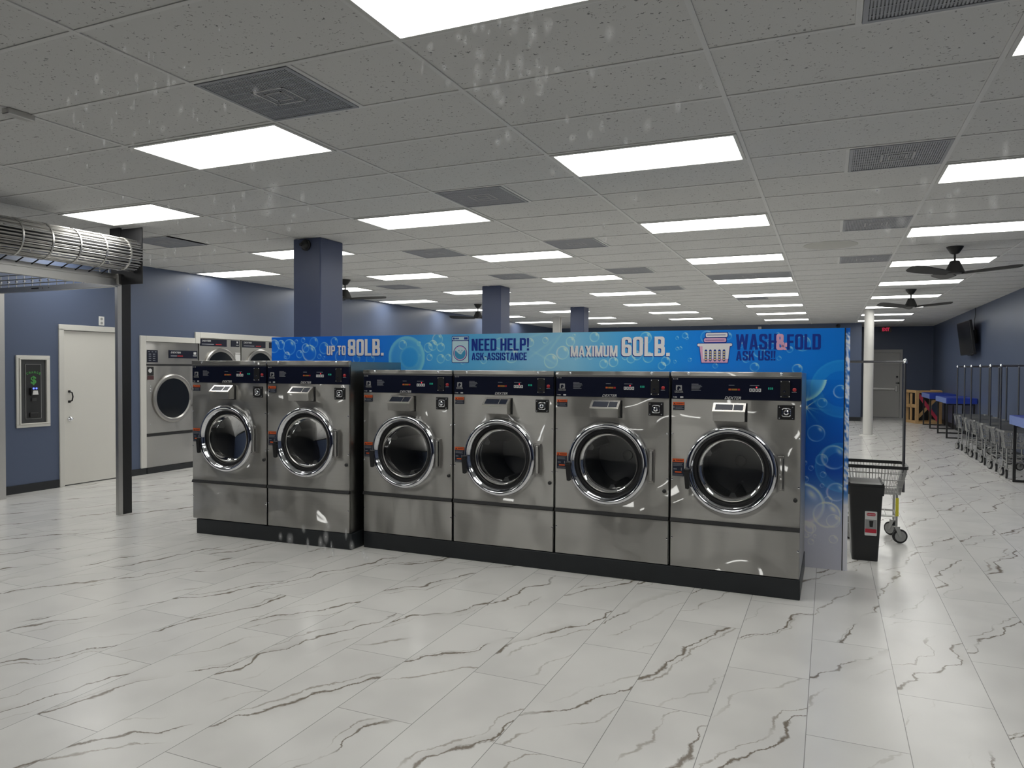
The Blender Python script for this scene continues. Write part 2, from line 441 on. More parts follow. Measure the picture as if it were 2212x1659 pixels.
def glyph(ch, t=.165, h=.145):
    """condensed block capital on a unit-high cell: (width, [polygons])"""
    P = []
    a = t/2
    def box(x0, x1, z0, z1): P.append([(x0, z0), (x1, z0), (x1, z1), (x0, z1)])
    def arc(cx, cz, rx, rz, a0, a1, n=6): return [(cx+rx*math.cos(math.radians(a0+(a1-a0)*i/n)), cz+rz*math.sin(math.radians(a0+(a1-a0)*i/n))) for i in range(n+1)]
    def strip(outer, inner):
        for i in range(len(outer)-1): P.append([outer[i], outer[i+1], inner[i+1], inner[i]])
    def ring(w, z0, z1, left=True, r=.15):
        ri = r*.45
        o = arc(w-r, z0+r, r, r, -90, 0)+arc(w-r, z1-r, r, r, 0, 90)
        n = arc(w-t-ri, z0+h+ri, ri, ri, -90, 0)+arc(w-t-ri, z1-h-ri, ri, ri, 0, 90)
        if left: o += arc(r, z1-r, r, r, 90, 180)+arc(r, z0+r, r, r, 180, 270); n += arc(t+ri, z1-h-ri, ri, ri, 90, 180)+arc(t+ri, z0+h+ri, ri, ri, 180, 270)
        else: o += [(0, z1), (0, z0)]; n += [(t, z1-h), (t, z0+h)]
        strip(o+o[:1], n+n[:1])
    w = .47; r, ri = .16, .07
    if ch == 'I': w = t; box(0, t, 0, 1)
    elif ch == 'L': w = .40; box(0, t, 0, 1); box(t, w, 0, h)
    elif ch == 'T': w = .44; box(0, w, 1-h, 1); box(w/2-a, w/2+a, 0, 1-h)
    elif ch in 'EF':
        w = .40; box(0, t, 0, 1); box(t, w, 1-h, 1); box(t, w-.03, .44, .44+h)
        if ch == 'E': box(t, w, 0, h)
    elif ch == 'H': box(0, t, 0, 1); box(w-t, w, 0, 1); box(t, w-t, .43, .43+h)
    elif ch in 'O0': ring(w, 0, 1)
    elif ch == 'D': ring(w, 0, 1, False)
    elif ch == 'B': ring(w, 0, .54, False, .13); ring(w-.015, .46, 1, False, .13)
    elif ch == '8': ring(w, 0, .54, True, .13); ring(w-.0, .46, 1, True, .13)
    elif ch == 'P': box(0, t, 0, .5); ring(w, .40, 1, False)
    elif ch == 'U': strip([(0, 1)]+arc(r, r, r, r, 180, 270)+arc(w-r, r, r, r, 270, 360)+[(w, 1)], [(t, 1)]+arc(t+ri, h+ri, ri, ri, 180, 270)+arc(w-t-ri, h+ri, ri, ri, 270, 360)+[(w-t, 1)])
    elif ch == 'C': strip([(w, .62)]+arc(w-r, 1-r, r, r, 0, 90)+arc(r, 1-r, r, r, 90, 180)+arc(r, r, r, r, 180, 270)+arc(w-r, r, r, r, 270, 360)+[(w, .38)],
                          [(w-t, .62)]+arc(w-t-ri, 1-h-ri, ri, ri, 0, 90)+arc(t+ri, 1-h-ri, ri, ri, 90, 180)+arc(t+ri, h+ri, ri, ri, 180, 270)+arc(w-t-ri, h+ri, ri, ri, 270, 360)+[(w-t, .38)])
    elif ch == '6': ring(w, 0, .60); strip([(w, .70)]+arc(w-r, 1-r, r, r, 0, 90)+arc(r, 1-r, r, r, 90, 180)+[(0, .40)], [(w-t, .70)]+arc(w-t-ri, 1-h-ri, ri, ri, 0, 90)+arc(t+ri, 1-h-ri, ri, ri, 90, 180)+[(t, .40)])
    elif ch == 'S': strip([(w, .68)]+arc(w-r, 1-r, r, r, 0, 90)+arc(r, 1-r, r, r, 90, 180)+[(0, .66), (.03, .54), (w-t-.02, .38), (w-t, .33)]+arc(w-t-ri, h+ri, ri, ri, 0, -90)+arc(t+ri, h+ri, ri, ri, 270, 180)+[(t, .33)],
                          [(w-t, .68)]+arc(w-t-ri, 1-h-ri, ri, ri, 0, 90)+arc(t+ri, 1-h-ri, ri, ri, 90, 180)+[(t, .68), (t+.02, .62), (w-.03, .47), (w, .36)]+arc(w-r, r, r, r, 0, -90)+arc(r, r, r, r, 270, 180)+[(0, .33)])
    elif ch == 'A': w = .50; P += [[(0, 0), (.16, 0), (.295, 1), (.155, 1)], [(.34, 0), (.5, 0), (.345, 1), (.205, 1)]]; box(.13, .37, .19, .31)
    elif ch == 'K': w = .50; box(0, t, 0, 1); P += [[(t, .30), (t, .56), (.31, 1), (.49, 1)], [(.33, 0), (.51, 0), (.34, .68), (.20, .52)]]
    elif ch == 'N': w = .48; box(0, t, 0, 1); box(w-t, w, 0, 1); P.append([(w-t-.02, 0), (w-.02, 0), (t+.02, 1), (.02, 1)])
    elif ch == 'M': w = .62; box(0, t*.9, 0, 1); box(w-t*.9, w, 0, 1); P += [[(w/2-.085, 0), (w/2+.06, 0), (.19, 1), (.03, 1)], [(w/2-.06, 0), (w/2+.085, 0), (w-.03, 1), (w-.19, 1)]]
    elif ch == 'W': w = .72; P += [[(.09, 0), (.25, 0), (.155, 1), (0, 1)], [(.10, 0), (.25, 0), (.43, 1), (.30, 1)], [(w-.25, 0), (w-.09, 0), (w, 1), (w-.155, 1)], [(w-.25, 0), (w-.10, 0), (w-.30, 1), (w-.43, 1)]]
    elif ch == 'X': w = .50; P += [[(0, 0), (.165, 0), (.5, 1), (.335, 1)], [(.335, 0), (.5, 0), (.165, 1), (0, 1)]]
    elif ch == '!': w = t; P.append([(.03, .27), (t-.03, .27), (t, 1), (0, 1)]); box(0, t, 0, .17)
    elif ch == '.': w = t; box(0, t, 0, .165)
    elif ch == '-': w = .24; box(0, w, .40, .54)
    elif ch == '&': w = .56; ring(.43, 0, .54, True, .14); ring(.38, .48, 1, True, .13); P += [[(.40, 0), (.56, 0), (.22, .62), (.10, .56)], [(.42, .20), (.56, .20), (.56, .45), (.46, .45)]]
    return w, P
def block_text(mb, s, x0, z0, x1, z1, y, grow=0.):
    polys, x = [], 0.
    for ch in s:
        if ch == ' ': x += .24; continue
        w, P = glyph(ch)
        polys += [[(x+px, pz) for px, pz in q] for q in P]; x += w+.062
    k = (x1-x0)/(x-.062)
    for i, q in enumerate(polys):
        yy = y-.00012*(i % 5)
        mb.add([(x0+px*k, yy, z0+pz*(z1-z0)) for px, pz in q], [tuple(range(len(q)))])
    return mb

# ------------------------------------------------------------ room shell
struct('floor', MB().box(XL-.1, XR+.1, YF-.5, YA+.1, -.1, 0), FLOOR)
struct('ceiling', MB().box(XL-.1, XR+.1, YF-.1, YA+.1, H, H+.1), CEIL)
w = MB()
DY0, DY1, DY2 = 5.30, 6.25, 8.95           # recess of the dryers
w.box(XL-.12, XL, YF, 4.085, 0, H).box(XL-.12, XL, 4.085, 4.975, 1.99, H).box(XL-.12, XL, 4.975, DY0, 0, H)
w.box(XL-.12, XL, DY0, DY1, 1.89, H).box(XL-.12, XL, DY1, DY2, 1.985, H).box(XL-.12, XL, DY2, YB+.1, 0, H)
struct('wall_left', w, WALLBLUE)
struct('wall_right', MB().box(XR, XR+.12, YF, YA+.1, 0, H), WALLBLUE)
struct('wall_back', MB().box(XL-.12, XA, YB, YB+.12, 0, H), WALLBLUE)
struct('wall_back_side', MB().box(XA-.12, XA, YB+.12, YA, 0, H), WALLBLUE)
wb = MB().box(XA-.12, 5.42, YA, YA+.1, 0, H).box(6.26, XR, YA, YA+.1, 0, H).box(5.42, 6.26, YA, YA+.1, 2.1, H)
struct('wall_alcove', wb, WALLBLUE)
wf = MB().box(XL-.1, XR+.1, YF-.1, YF, 2.72, H).box(XL-.1, XR+.1, YF-.1, YF, 0, .10)
for x in (XL, -3.3, -1.2, 1.0, 2.9, 5.4, XR): wf.box(x-.04, x+.04, YF-.1, YF, .1, 2.72)
struct('wall_front', wf, DARKMETAL)
struct('window_1', MB().box(2.95, 5.35, YF-.055, YF-.047, .1, 2.72), CLEAR, 'clear shop window pane the room is seen through')
b = MB()
b.box(XL, XL+.012, YF, 4.02, 0, .10).box(XL, XL+.014, 5.04, 5.30, 0, .088).box(XL, XL+.012, DY2, YB, 0, .1)
struct('baseboard_left', b, BASEB)
struct('baseboard_back', MB().box(XL, XA, YB-.012, YB, 0, .12), BASEB)
struct('baseboard_right', MB().box(XR-.012, XR, YF, YA, 0, .12), BASEB)
struct('baseboard_alcove', MB().box(6.36, XR-.012, YA-.012, YA, 0, .12), BASEB)
# suspended grid
g = MB()
for k in range(-3, 6): g.box(k*U-.012, k*U+.012, YF, YA, H-.006, H)
for j in range(-3, 41):
    for k in range(-4, 6):
        x0, x1 = max(k*U+.012, XL), min((k+1)*U-.012, XR)
        g.box(x0, x1, j*V-.012, j*V+.012, H-.005, H)
for x, j in ((1.5, 1), (1.5, 5), (1.5, 9), (1.5, 13), (1.5, 17), (3.5, 1), (3.5, 5), (3.5, 9), (3.5, 13), (-.5, 9), (-.5, 13), (-2.0, 6)):
    g.box(x*U-.012, x*U+.012, j*V+.012, (j+1)*V-.012, H-.006, H)
struct('trim_1', g, TBAR, 'suspended ceiling grid')

# square columns and poles
for (x0, x1, y0, y1, lab) in ((-1.295, -.925, 4.365, 4.765, 'square slate-blue column with a black camera near its top'),
                              (-1.345, -.99, 9.27, 9.66, 'square slate-blue column behind the help lettering'),
                              (-1.30, -.975, 13.83, 14.2, 'square slate-blue column beside the slim white post')):
    struct('column', MB().bbox(x0, x1, y0, y1, 0, H, .01), COLBLUE, lab)
p = MB().lathe([(.105, 0), (.105, H)], 32, c=(5.01, 16.78, 0)).lathe([(.19, 0), (.19, .012), (.12, .03)], 32, c=(5.01, 16.78, 0))
struct('column_round', p, WHITE_PAINT, 'round white steel pole by the aisle', smooth=True)
p = MB().box(-2.79, -2.60, 16.7, 16.72, 0, H).box(-2.79, -2.60, 16.88, 16.9, 0, H).box(-2.71, -2.68, 16.72, 16.88, 0, H)
struct('column_post', p, WHITE_PAINT, 'slim white steel post beyond the sign panel')

# ------------------------------------------------------------ ceiling lights, vents, speaker
def light_proto():
    t = thing('ceiling_light', '-', 'light', group='ceiling lights')
    f = MB()
    a, c, e = U/2-.012, V/2-.012, .022
    for x0, x1, y0, y1 in ((-a, a, -c, -c+e), (-a, a, c-e, c), (-a, -a+e, -c+e, c-e), (a-e, a, -c+e, c-e)): f.box(x0, x1, y0, y1, -.012, 0)
    f.build('frame', FRAMEW, t)
    MB().box(-a+e, a-e, -c+e, c-e, -.008, -.002).build('diffuser', PANEL, t)
    return t
ORD = ['nearest', 'second', 'third', 'fourth', 'fifth', 'sixth', 'seventh', 'eighth', 'ninth', 'tenth', 'eleventh']
rows = [(-3.82, range(2, 31, 4), 10, 'dryer wall row'),
        (-2, range(0, 33, 4), 4, 'row on the dryer side of the columns'),
        (0, range(-2, 31, 4), 2, 'row on the aisle side of the columns'),
        (2, range(0, 33, 4), 0, 'row over the sign panel'),
        (4, range(-2, 35, 4), 2, 'row over the fan aisle')]
lp = None
for cx, rr, first, desc in rows:
    for r in rr:
        loc = ((cx+.5)*U, (r+.5)*V, H)
        if r < first: lab = f'unseen white ceiling light {-r+first} steps before the ' + desc
        else: lab = f'white ceiling light, {ORD[(r-first)//4]} in the {desc}'
        if lp is None: lp = light_proto(); lp.location = loc; lp['label'] = lab
        else: clone(lp, loc, 0, lab)
def vent(cx, ry, lab, wide=V):
    t = thing('ceiling_vent', lab, 'vent', (cx*U+wide/2, (ry+.5)*V, H), 0, 'ceiling vents')
    a, c, e = wide/2-.014, V/2-.014, .02
    f = MB()
    for x0, x1, y0, y1 in ((-a, a, -c, -c+e), (-a, a, c-e, c), (-a, -a+e, -c+e, c-e), (a-e, a, -c+e, c-e)): f.box(x0, x1, y0, y1, -.010, 0)
    f.build('frame', VENTG, t)
    MB().box(-a+e, a-e, -c+e, c-e, -.003, 0).build('backing', VENTD, t)
    gr = MB()
    n = int((2*a-2*e)/.0135)
    for k in range(n): x = -a+e+(k+.5)*(2*a-2*e)/n; gr.box(x-.004, x+.004, -c+e, c-e, -.007, -.003)
    for k in range(8): y = -c+e+(k+.5)*(2*c-2*e)/8; gr.box(-a+e, a-e, y-.004, y+.004, -.0065, -.003)
    gr.build('grille', VENTG, t)
    d = MB()
    for q, wd_ in ((.10, .012), (.055, .010)):
        for x0, x1, y0, y1 in ((-q, q, -q, -q+wd_), (-q, q, q-wd_, q), (-q, -q+wd_, -q, q), (q-wd_, q, -q, q)): d.box(x0, x1, y0, y1, -.009, -.004)
    d.build('damper_frame', VENTL, t)
vent(1, 1, 'square dark ceiling vent beside the second light panel, closest to the shop window')
vent(1, 5, 'square dark ceiling vent just above the two panels over the first column')
vent(1, 9, 'square dark ceiling vent, third in the line leading over the sign panel')
vent(1, 13, 'square dark ceiling vent, fourth in the line leading over the sign panel')
vent(1, 17, 'square dark ceiling vent, fifth and farthest in the line over the sign panel')
vent(3.5, 1, 'dark ceiling vent cut by the top edge of the picture')
vent(3.5, 5, 'dark ceiling vent beside the large bright panel over the aisle, with paler centre')
vent(3.5, 9, 'dark ceiling vent just before the round ceiling speaker')
vent(3.5, 13, 'dark ceiling vent just past the round ceiling speaker')
vent(-.5, 9, 'faint dark ceiling vent just past the first square column')
vent(-.5, 13, 'faint dark ceiling vent in front of the second square column')
vent(-2.5, 6, 'dark ceiling vent above the black end plate of the rolling grille')
vent(-2.5, 14, 'small dark ceiling vent above the fan beyond the first column')
vent(2, 15, 'long dark ceiling vent directly before a light panel', U)
vent(2, 20.95, 'small dark ceiling vent near the far end of the sign panel')
s = MB().lathe([(.0, -.006), (.27, -.006), (.285, -.003), (.285, 0)], 48)
o = s.build('ceiling_speaker', SPKG, smooth=True); o.location = (4.17, 6.96, H)
tag(o, 'round grey ceiling speaker grille between two vents', 'speaker')
o = MB().bbox(-.03, .03, -.075, .075, -.035, 0, .006).build('ceiling_bracket', ALU); o.location = (0, .545, H)
tag(o, 'short grey metal clip on the ceiling grid over the entrance', 'bracket')

# security cameras
def dome(name, loc, lab, dirn):
    t = thing(name, lab, 'camera', loc, dirn)
    MB().lathe([(.062, 0), (.062, -.018), (.05, -.022)], 32, 'y').build('mount_ring', BLACK, t, True)
    MB().lathe([(.05, -.02), (.046, -.042), (.035, -.062), (.018, -.073), (0.0, -.077)], 32, 'y').build('dome', CHG_BLK, t, True)
    MB().lathe([(.018, -.068), (.018, -.085), (.006, -.087)], 20, 'y', c=(-.012, 0, -.004)).build('lens', DARKMETAL, t, True)
dome('security_camera', (-1.115, 4.365, 2.868), 'black dome camera on the face of the nearest square column', 0)
dome('security_camera', (4.40, YB, 2.86), 'small black dome camera high on the far blue wall', 0)

# ------------------------------------------------------------ ceiling fans
def fan(loc, ang, lab):
    t = thing('ceiling_fan', lab, 'fan', (loc[0], loc[1], H), 0, 'black ceiling fans')
    MB().lathe([(.088, 0), (.085, -.012), (.045, -.075), (.028, -.085)], 32).build('canopy', FANBLACK, t, True)
    MB().lathe([(.012, -.08), (.012, -.175)], 16).build('downrod', FANBLACK, t, True)
    MB().lathe([(.03, -.16), (.05, -.165), (.055, -.18), (.105, -.295), (.10, -.31), (0, -.315)], 32).build('motor_housing', FANBLACK, t, True)
    for a in (ang, ang+120, ang+240):
        b = MB(); M = Matrix.Rotation(math.radians(a), 4, 'Z')
        vs, fs = [], []
        prof = [(.08, .045), (.18, .055), (.34, .068), (.5, .076), (.6, .072), (.645, .05), (.655, .01)]
        for r, wd_ in prof:
            for sgn in (-1, 1):
                for zz in (-.308, -.300): vs.append((r, sgn*wd_, zz+sgn*wd_*.34+(r-.08)*.05))
        for i in range(len(prof)-1):
            a0 = 4*i
            fs += [(a0, a0+4, a0+6, a0+2), (a0+1, a0+3, a0+7, a0+5), (a0, a0+1, a0+5, a0+4), (a0+2, a0+6, a0+7, a0+3)]
        fs += [(0, 2, 3, 1), (len(vs)-4, len(vs)-3, len(vs)-1, len(vs)-2)]
        b.add(vs, fs, M).build('blade', FANBLACK, t, True)
fan((5.48, 7.61), -20, 'larger black three-bladed ceiling fan over the aisle, nearer the shop window')
fan((5.47, 12.42), 215, 'smaller black ceiling fan farther down the aisle, beside the white pole')
fan((-3.0, 7.63), 32, 'black ceiling fan half hidden behind the first square column')
fan((-2.97, 12.42), 70, 'black ceiling fan half hidden behind the second square column')

# ------------------------------------------------------------ left wall: door, outlet, changer, dryers
RL = PI/2      # local x -> +y, local -y -> +x (faces the room)
def leftwall(name, lab, cat, y, z=0, group=None): return thing(name, lab, cat, (XL, y, z), RL, group)
d = bpy.data.objects.new('door_1', None); COL.objects.link(d); d.location = (XL, 4.09, 0); d.rotation_euler = (0, 0, RL)
d['kind'] = 'structure'; d['label'] = 'plain white door with a pull handle'
f = MB()
f.bbox(-.065, .0, -.02, .09, 0, 2.0, .004).bbox(.88, .945, -.02, .09, 0, 2.0, .004).bbox(-.065, .945, -.02, .09, 1.985, 2.055, .004)
f.build('door_frame', WHITE_TRIM, d)
MB().bbox(.004, .876, .02, .06, .012, 1.98, .003).build('door_leaf', WHITE_DOOR, d)
h = MB().tube([(.09, .02, 1.075), (.09, -.035, 1.09), (.09, -.05, 1.14), (.09, -.035, 1.19), (.09, .02, 1.205)], .009, 8)
h.bbox(.075, .105, .012, .022, 1.06, 1.09, .002).bbox(.075, .105, .012, .022, 1.19, 1.22, .002)
h.build('pull_handle', DARKMETAL, d, True)
MB().lathe([(.03, .022), (.03, .008), (.018, .0), (.018, -.025), (.0, -.03)], 20, 'y', c=(.095, 0, .853)).build('deadbolt', CHROME, d, True)
t = leftwall('wall_outlet', 'white double outlet plate high on the blue wall above the white door', 'outlet', 4.62, 2.13)
MB().bbox(-.04, .04, -.008, 0, -.06, .06, .004).build('cover_plate', LABELW, t)
for z in (-.027, .027): MB().prism(disc(0, z, .017, 16), -.011, -.006).build('socket', LABELG, t)

t = leftwall('change_machine', 'dark change machine with a green dollar sign in a white wall frame', 'change machine', 3.70)
f = MB()
for q0, q1, dp in ((.206, .172, .022), (.1725, .155, .032)):
    z0, z1 = .785+(.206-q0), 1.655-(.206-q0); th = q0-q1
    f.bbox(-q0, q0, -dp, 0, z0, z0+th, .004).bbox(-q0, q0, -dp, 0, z1-th, z1, .004)
    f.bbox(-q0, -q1, -dp, 0, z0+th, z1-th, .004).bbox(q1, q0, -dp, 0, z0+th, z1-th, .004)
f.build('picture_frame', WHITE_TRIM, t)
MB().box(-.156, .156, -.008, 0, .834, 1.606).build('face_plate', CHG_GREY, t)
ip = MB().bbox(-.093, .093, -.016, -.006, .89, 1.545, .003).build('inner_panel', CHG_BLK, t)
e = MB(); e.box(-.096, -.092, -.017, -.006, .888, 1.548).box(.092, .096, -.017, -.006, .888, 1.548).box(-.096, .096, -.017, -.006, 1.545, 1.549).box(-.096, .096, -.017, -.006, .887, .891)
e.build('panel_edging', LABELG, ip)
l = MB()
for k, ch in enumerate('CHANGE'):
    a = math.radians((2.5-k)*13); M = Matrix.Translation((-.0, 0, 1.26)) @ Matrix.Rotation(-a, 4, 'Y') if False else Matrix.Translation((0, 0, 1.27)) @ Matrix.Rotation(math.radians((k-2.5)*10), 4, 'Y')
    text(l, ch, -.010, .168, .010, .196, -.0185, .03, 0, M)
text(l, '$', -.034, 1.295, .034, 1.405, -.0185, .03)
l.build('green_lettering', CHG_GREEN, ip)
ba = MB().bbox(-.045, .045, -.05, -.012, 1.17, 1.265, .008).build('bill_acceptor', CHG_BLK, t)
for x in (-.02, .014): MB().lathe([(.011, -.052), (.011, -.049)], 12, 'y', c=(x, 0, 1.255)).build('blue_light', BLUE_LED, ba)
MB().prism([(-.035, 1.18), (.035, 1.18), (.026, 1.23), (-.026, 1.23)], -.055, -.049).build('bill_label', LABELW, ba)
MB().bbox(-.055, .055, -.035, -.012, .905, .965, .012).build('coin_tray', BLACK, t)
MB().bbox(-.03, .03, -.03, -.012, 1.10, 1.14, .004).build('coin_return', CHG_GREY, t)

# trim frames around the dryers
tr = MB()
tr.bbox(XL-.02, XL+.022, 5.205, 5.30, .09, 1.965, .005).bbox(XL-.02, XL+.022, 5.30, 6.175, 1.885, 1.965, .005)
struct('trim_2', tr, WHITE_TRIM, 'white wooden trim around the large dryer')
tr = MB()
tr.bbox(XL-.02, XL+.026, 6.175, 6.265, 1.885, 2.06, .005).bbox(XL-.02, XL+.026, 6.265, 8.6, 1.972, 2.06, .005)
struct('trim_3', tr, WHITE_TRIM, 'white wooden trim around the stacked dryers')

def ring_door(parent, cx, cz, R, name='door', y0=0.0):
    """dryer door: steel ring, dark glass, flat hinge plate"""
    d = MB().lathe([(R, y0), (R, y0-.022), (R-.018, y0-.036), (R-.045, y0-.034), (R-.062, y0-.018), (R-.062, y0)], 64, 'y', c=(cx, 0, cz), close=True).build(name, STEEL_DULL, parent, True)
    MB().lathe([(R-.06, y0-.018), (R-.09, y0-.012), (0, y0-.012)], 64, 'y', c=(cx, 0, cz)).build('glass', DARKGLASS, d, True)
    return d
DARKGLASS = pmat('dark_glass', (.012, .014, .017), .08)
t = leftwall('dryer', 'large single stainless dryer with one round door, framed in white trim', 'dryer', 5.30)
MB().box(.005, .945, .02, .25, 0.0, 1.88).build('cabinet', STEEL_SIDE, t)
MB().bbox(.005, .945, 0, .02, 1.565, 1.882, .004).build('header_panel', STEEL_FLAT, t)
MB().bbox(.005, .945, 0, .02, .57, 1.542, .004).build('front_panel', STEEL_FLAT, t)
MB().bbox(.005, .945, 0, .02, .085, .53, .004).build('lower_panel', STEEL_FLAT, t)
MB().box(.005, .945, -.006, .02, .53, .568).build('trim_strip', BLACK, t)
MB().box(.005, .945, -.004, .02, 1.543, 1.564).build('seam_strip', BLACK, t)
MB().box(.005, .945, -.02, .02, 0, .082).build('base', BASEB, t)
cp = MB().box(.03, .205, -.006, .001, 1.59, 1.765).build('keypad', NAVY, t)
k = MB()
for i in range(3): k.box(.045+i*.055, .07+i*.055, -.008, -.005, 1.735, 1.745)
for i in range(4):
    for j in range(2): k.box(.05+j*.07, .09+j*.07, -.008, -.005, 1.61+i*.03, 1.622+i*.03)
k.build('keypad_marks', GREY_INK, cp)
np_ = MB().box(.40, .925, -.006, .001, 1.655, 1.77).build('name_plate', NAVY, t)
k = MB(); text(k, 'DEXTER', .43, 1.725, .61, 1.75, -.008, .02, .25); k.box(.85, .90, -.008, -.005, 1.715, 1.75).box(.84, .91, -.008, -.005, 1.69, 1.70)
k.build('lettering', WHITE_INK, np_)
k = MB(); k.box(.43, .54, -.008, -.005, 1.68, 1.695); k.build('small_print', GREY_INK, np_)
MB().box(.55, .65, -.008, -.005, 1.68, 1.695).build('red_print', RED_PLASTIC, np_)
st = MB().box(.03, .135, -.004, .001, 1.40, 1.525).build('sticker', BLACK, t)
MB().prism(disc(.075, 1.47, .03, 20), -.006, -.003).build('sticker_emblem', WHITE_INK, st)
MB().box(.03, .135, -.006, -.003, 1.34, 1.395).build('sticker_footer', pmat('maroon', srgb(70, 30, 36), .5), st)
ring_door(t, .465, 1.067, .352)
k = MB()
for z in (1.25, 1.21, 1.17, .70): k.lathe([(.008, 0), (.006, -.006), (0, -.007)], 10, 'y', c=(.08, 0, z))
k.build('screws', CHROME, t, True)
MB().bbox(.80, .86, -.03, 0, .93, 1.20, .004).build('hinge_plate', STEEL_DULL, t)

def stack(y, lab):
    t = leftwall('stacked_dryer', lab, 'dryer', y, 0, 'stacked dryers')
    MB().box(.005, .865, .02, .25, 0, 1.97).build('cabinet', STEEL_SIDE, t)
    MB().bbox(.005, .865, 0, .02, 1.05, 1.97, .004).build('upper_front_panel', STEEL_LIGHT, t)
    MB().bbox(.005, .865, 0, .02, .085, 1.04, .004).build('lower_front_panel', STEEL_LIGHT, t)
    MB().box(.005, .865, -.02, .02, 0, .082).build('base', BASEB, t)
    n1 = MB().box(.02, .56, -.006, .001, 1.853, 1.962).build('name_plate', NAVY, t)
    k = MB(); text(k, 'DEXTER', .05, 1.92, .23, 1.945, -.008, .02, .25); k.build('lettering', WHITE_INK, n1)
    MB().box(.05, .29, -.008, -.005, 1.875, 1.888).build('small_print', GREY_INK, n1)
    MB().box(.33, .45, -.008, -.005, 1.875, 1.888).build('red_print', RED_PLASTIC, n1)
    n2 = MB().box(.655, .835, -.006, .001, 1.858, 1.958).build('badge_plate', NAVY, t)
    k = MB().box(.77, .80, -.008, -.005, 1.915, 1.945).box(.76, .815, -.008, -.005, 1.88, 1.89); k.build('badge', WHITE_INK, n2)
    ring_door(t, .43, 1.478, .352); ring_door(t, .43, .56, .352)
    MB().bbox(.74, .85, -.012, 0, 1.60, 1.76, .004).build('handle_plate', LABELW, t)
    MB().box(.74, .85, -.014, 0, 1.735, 1.745).build('handle_lip', STEEL_DULL, t)
STEEL_LIGHT = pmat('light_steel', (.46, .45, .42), .36, 1)
stack(6.26, 'stacked stainless dryer next to the large single dryer, top half visible above the washers')
stack(7.14, 'stacked stainless dryer whose door the sign panel edge cuts off')

# ------------------------------------------------------------ rolling security grille
t = thing('rolling_security_grille', 'rolled-up metal security grille on a silver frame with black end plate', 'grille', (-2.5, 3.2, 0))
cx, cz, R = .215, 2.64, .158
bars = MB()
for k in range(34):
    a = 2*PI*k/34; r = R-.006*(k % 2)
    bars.tube([(cx+r*math.cos(a), -4.6, cz+r*math.sin(a)), (cx+r*math.cos(a), -.08, cz+r*math.sin(a))], .0058, 6)
for k in range(22):
    a = 2*PI*k/22; bars.tube([(cx+.125*math.cos(a), -4.6, cz+.125*math.sin(a)), (cx+.125*math.cos(a), -.08, cz+.125*math.sin(a))], .0055, 5)
bars.build('grille_roll', ALU, t, True)
MB().lathe([(.085, -4.6), (.085, -.06)], 24, 'y', c=(cx, 0, cz)).build('roller_shaft', DARKMETAL, t, True)
for k in range(17):
    y = -.22-k*.262
    MB().lathe([(R+.008, y), (R+.008, y+.014), (R-.004, y+.014), (R-.004, y)], 40, 'y', c=(cx, 0, cz), close=True).build('link_band', ALU, t, True)
pl = MB().bbox(-.13, .32, -.05, -.038, 2.36, 2.925, .002).bbox(-.13, .02, -.06, -.038, 2.86, H-.005, .002); pl.build('end_plate', DARKMETAL, t)
MB().lathe([(.03, -.08), (.03, -.03)], 16, 'y', c=(cx, 0, cz)).build('axle', ALU, t, True)
hd = MB().bbox(-.035, .015, -4.6, -.05, 2.345, 2.42, .003).bbox(-.03, -.005, -4.6, -.05, 2.42, 2.47, .003); hd.build('header_rail', ALU, t)
ch = MB()
for k in range(30): ch.tube([(cx-.12, -.2-k*.14, 2.53), (-.015, -.25-k*.14, 2.45)], .006, 5)
ch.build('drop_links', DARKMETAL, t, True)
gp = MB().bbox(-.03, .012, -.085, -.035, 0, 2.36, .003).build('guide_post', ALU, t)
MB().bbox(-.03, .012, -.033, .07, 0, 2.42, .002).build('black_guide_channel', BLACK, gp)
MB().bbox(-.01, .03, -.09, -.05, 2.36, 2.47, .004).build('end_cap', ALU, t)
bh = MB().bbox(-1.95, -.03, -.06, -.01, 2.345, 2.403, .003); bh.build('cross_rail', ALU, t)
k = MB().box(-1.36, -1.24, -.063, -.058, 2.368, 2.382).box(-1.18, -1.17, -.063, -.058, 2.37, 2.378).box(-1.08, -1.07, -.063, -.058, 2.37, 2.378); k.build('rail_marks', BLACK, t)
gp = MB().bbox(-2.02, -1.955, -.06, .02, 0, 2.38, .003).build('guide_post', ALU, t)
MB().bbox(-2.14, -2.03, -.06, .02, 0, 2.55, .002).build('black_guide_channel', BLACK, gp)
# left hand roll continues across: hanging curtain links above the cross rail
lk = MB()
for k in range(14):
    x = -1.95+k*.135; lk.tube([(x, -.02, 2.40), (x, -.02, 2.55)], .005, 5); lk.box(x-.012, x+.012, -.028, -.012, 2.46, 2.475)
for z in (2.44, 2.49, 2.54): lk.tube([(-2.0, -.02, z), (-.13, -.02, z)], .006, 5)
lk.build('curtain_links', ALU, t, True)

# ------------------------------------------------------------ washers
BX, BY, BT = 4.017, 3.02, math.radians(-.3)
AX, AY, AT = .515, 2.905, math.radians(2.0)
def frame_pt(x, y, t, lx, ly, z=0): return (x+lx*math.cos(t)-ly*math.sin(t), y+lx*math.sin(t)+ly*math.cos(t), z)
for (x, y, t, x0, x1, dpt, lab) in ((BX, BY, BT, -3.452, 0.0, .86, 'long low black base under the four large washers'),
                               (AX, AY, AT, -1.651, .02, .84, 'shorter low black base under the two washers marked 80 pounds')):
    o = MB().bbox(x0, x1, 0, dpt, 0, .135, .006).build('machine_base', BLACK_BASE)
    o.location = (x, y, 0); o.rotation_euler = (0, 0, t); tag(o, lab, 'base')

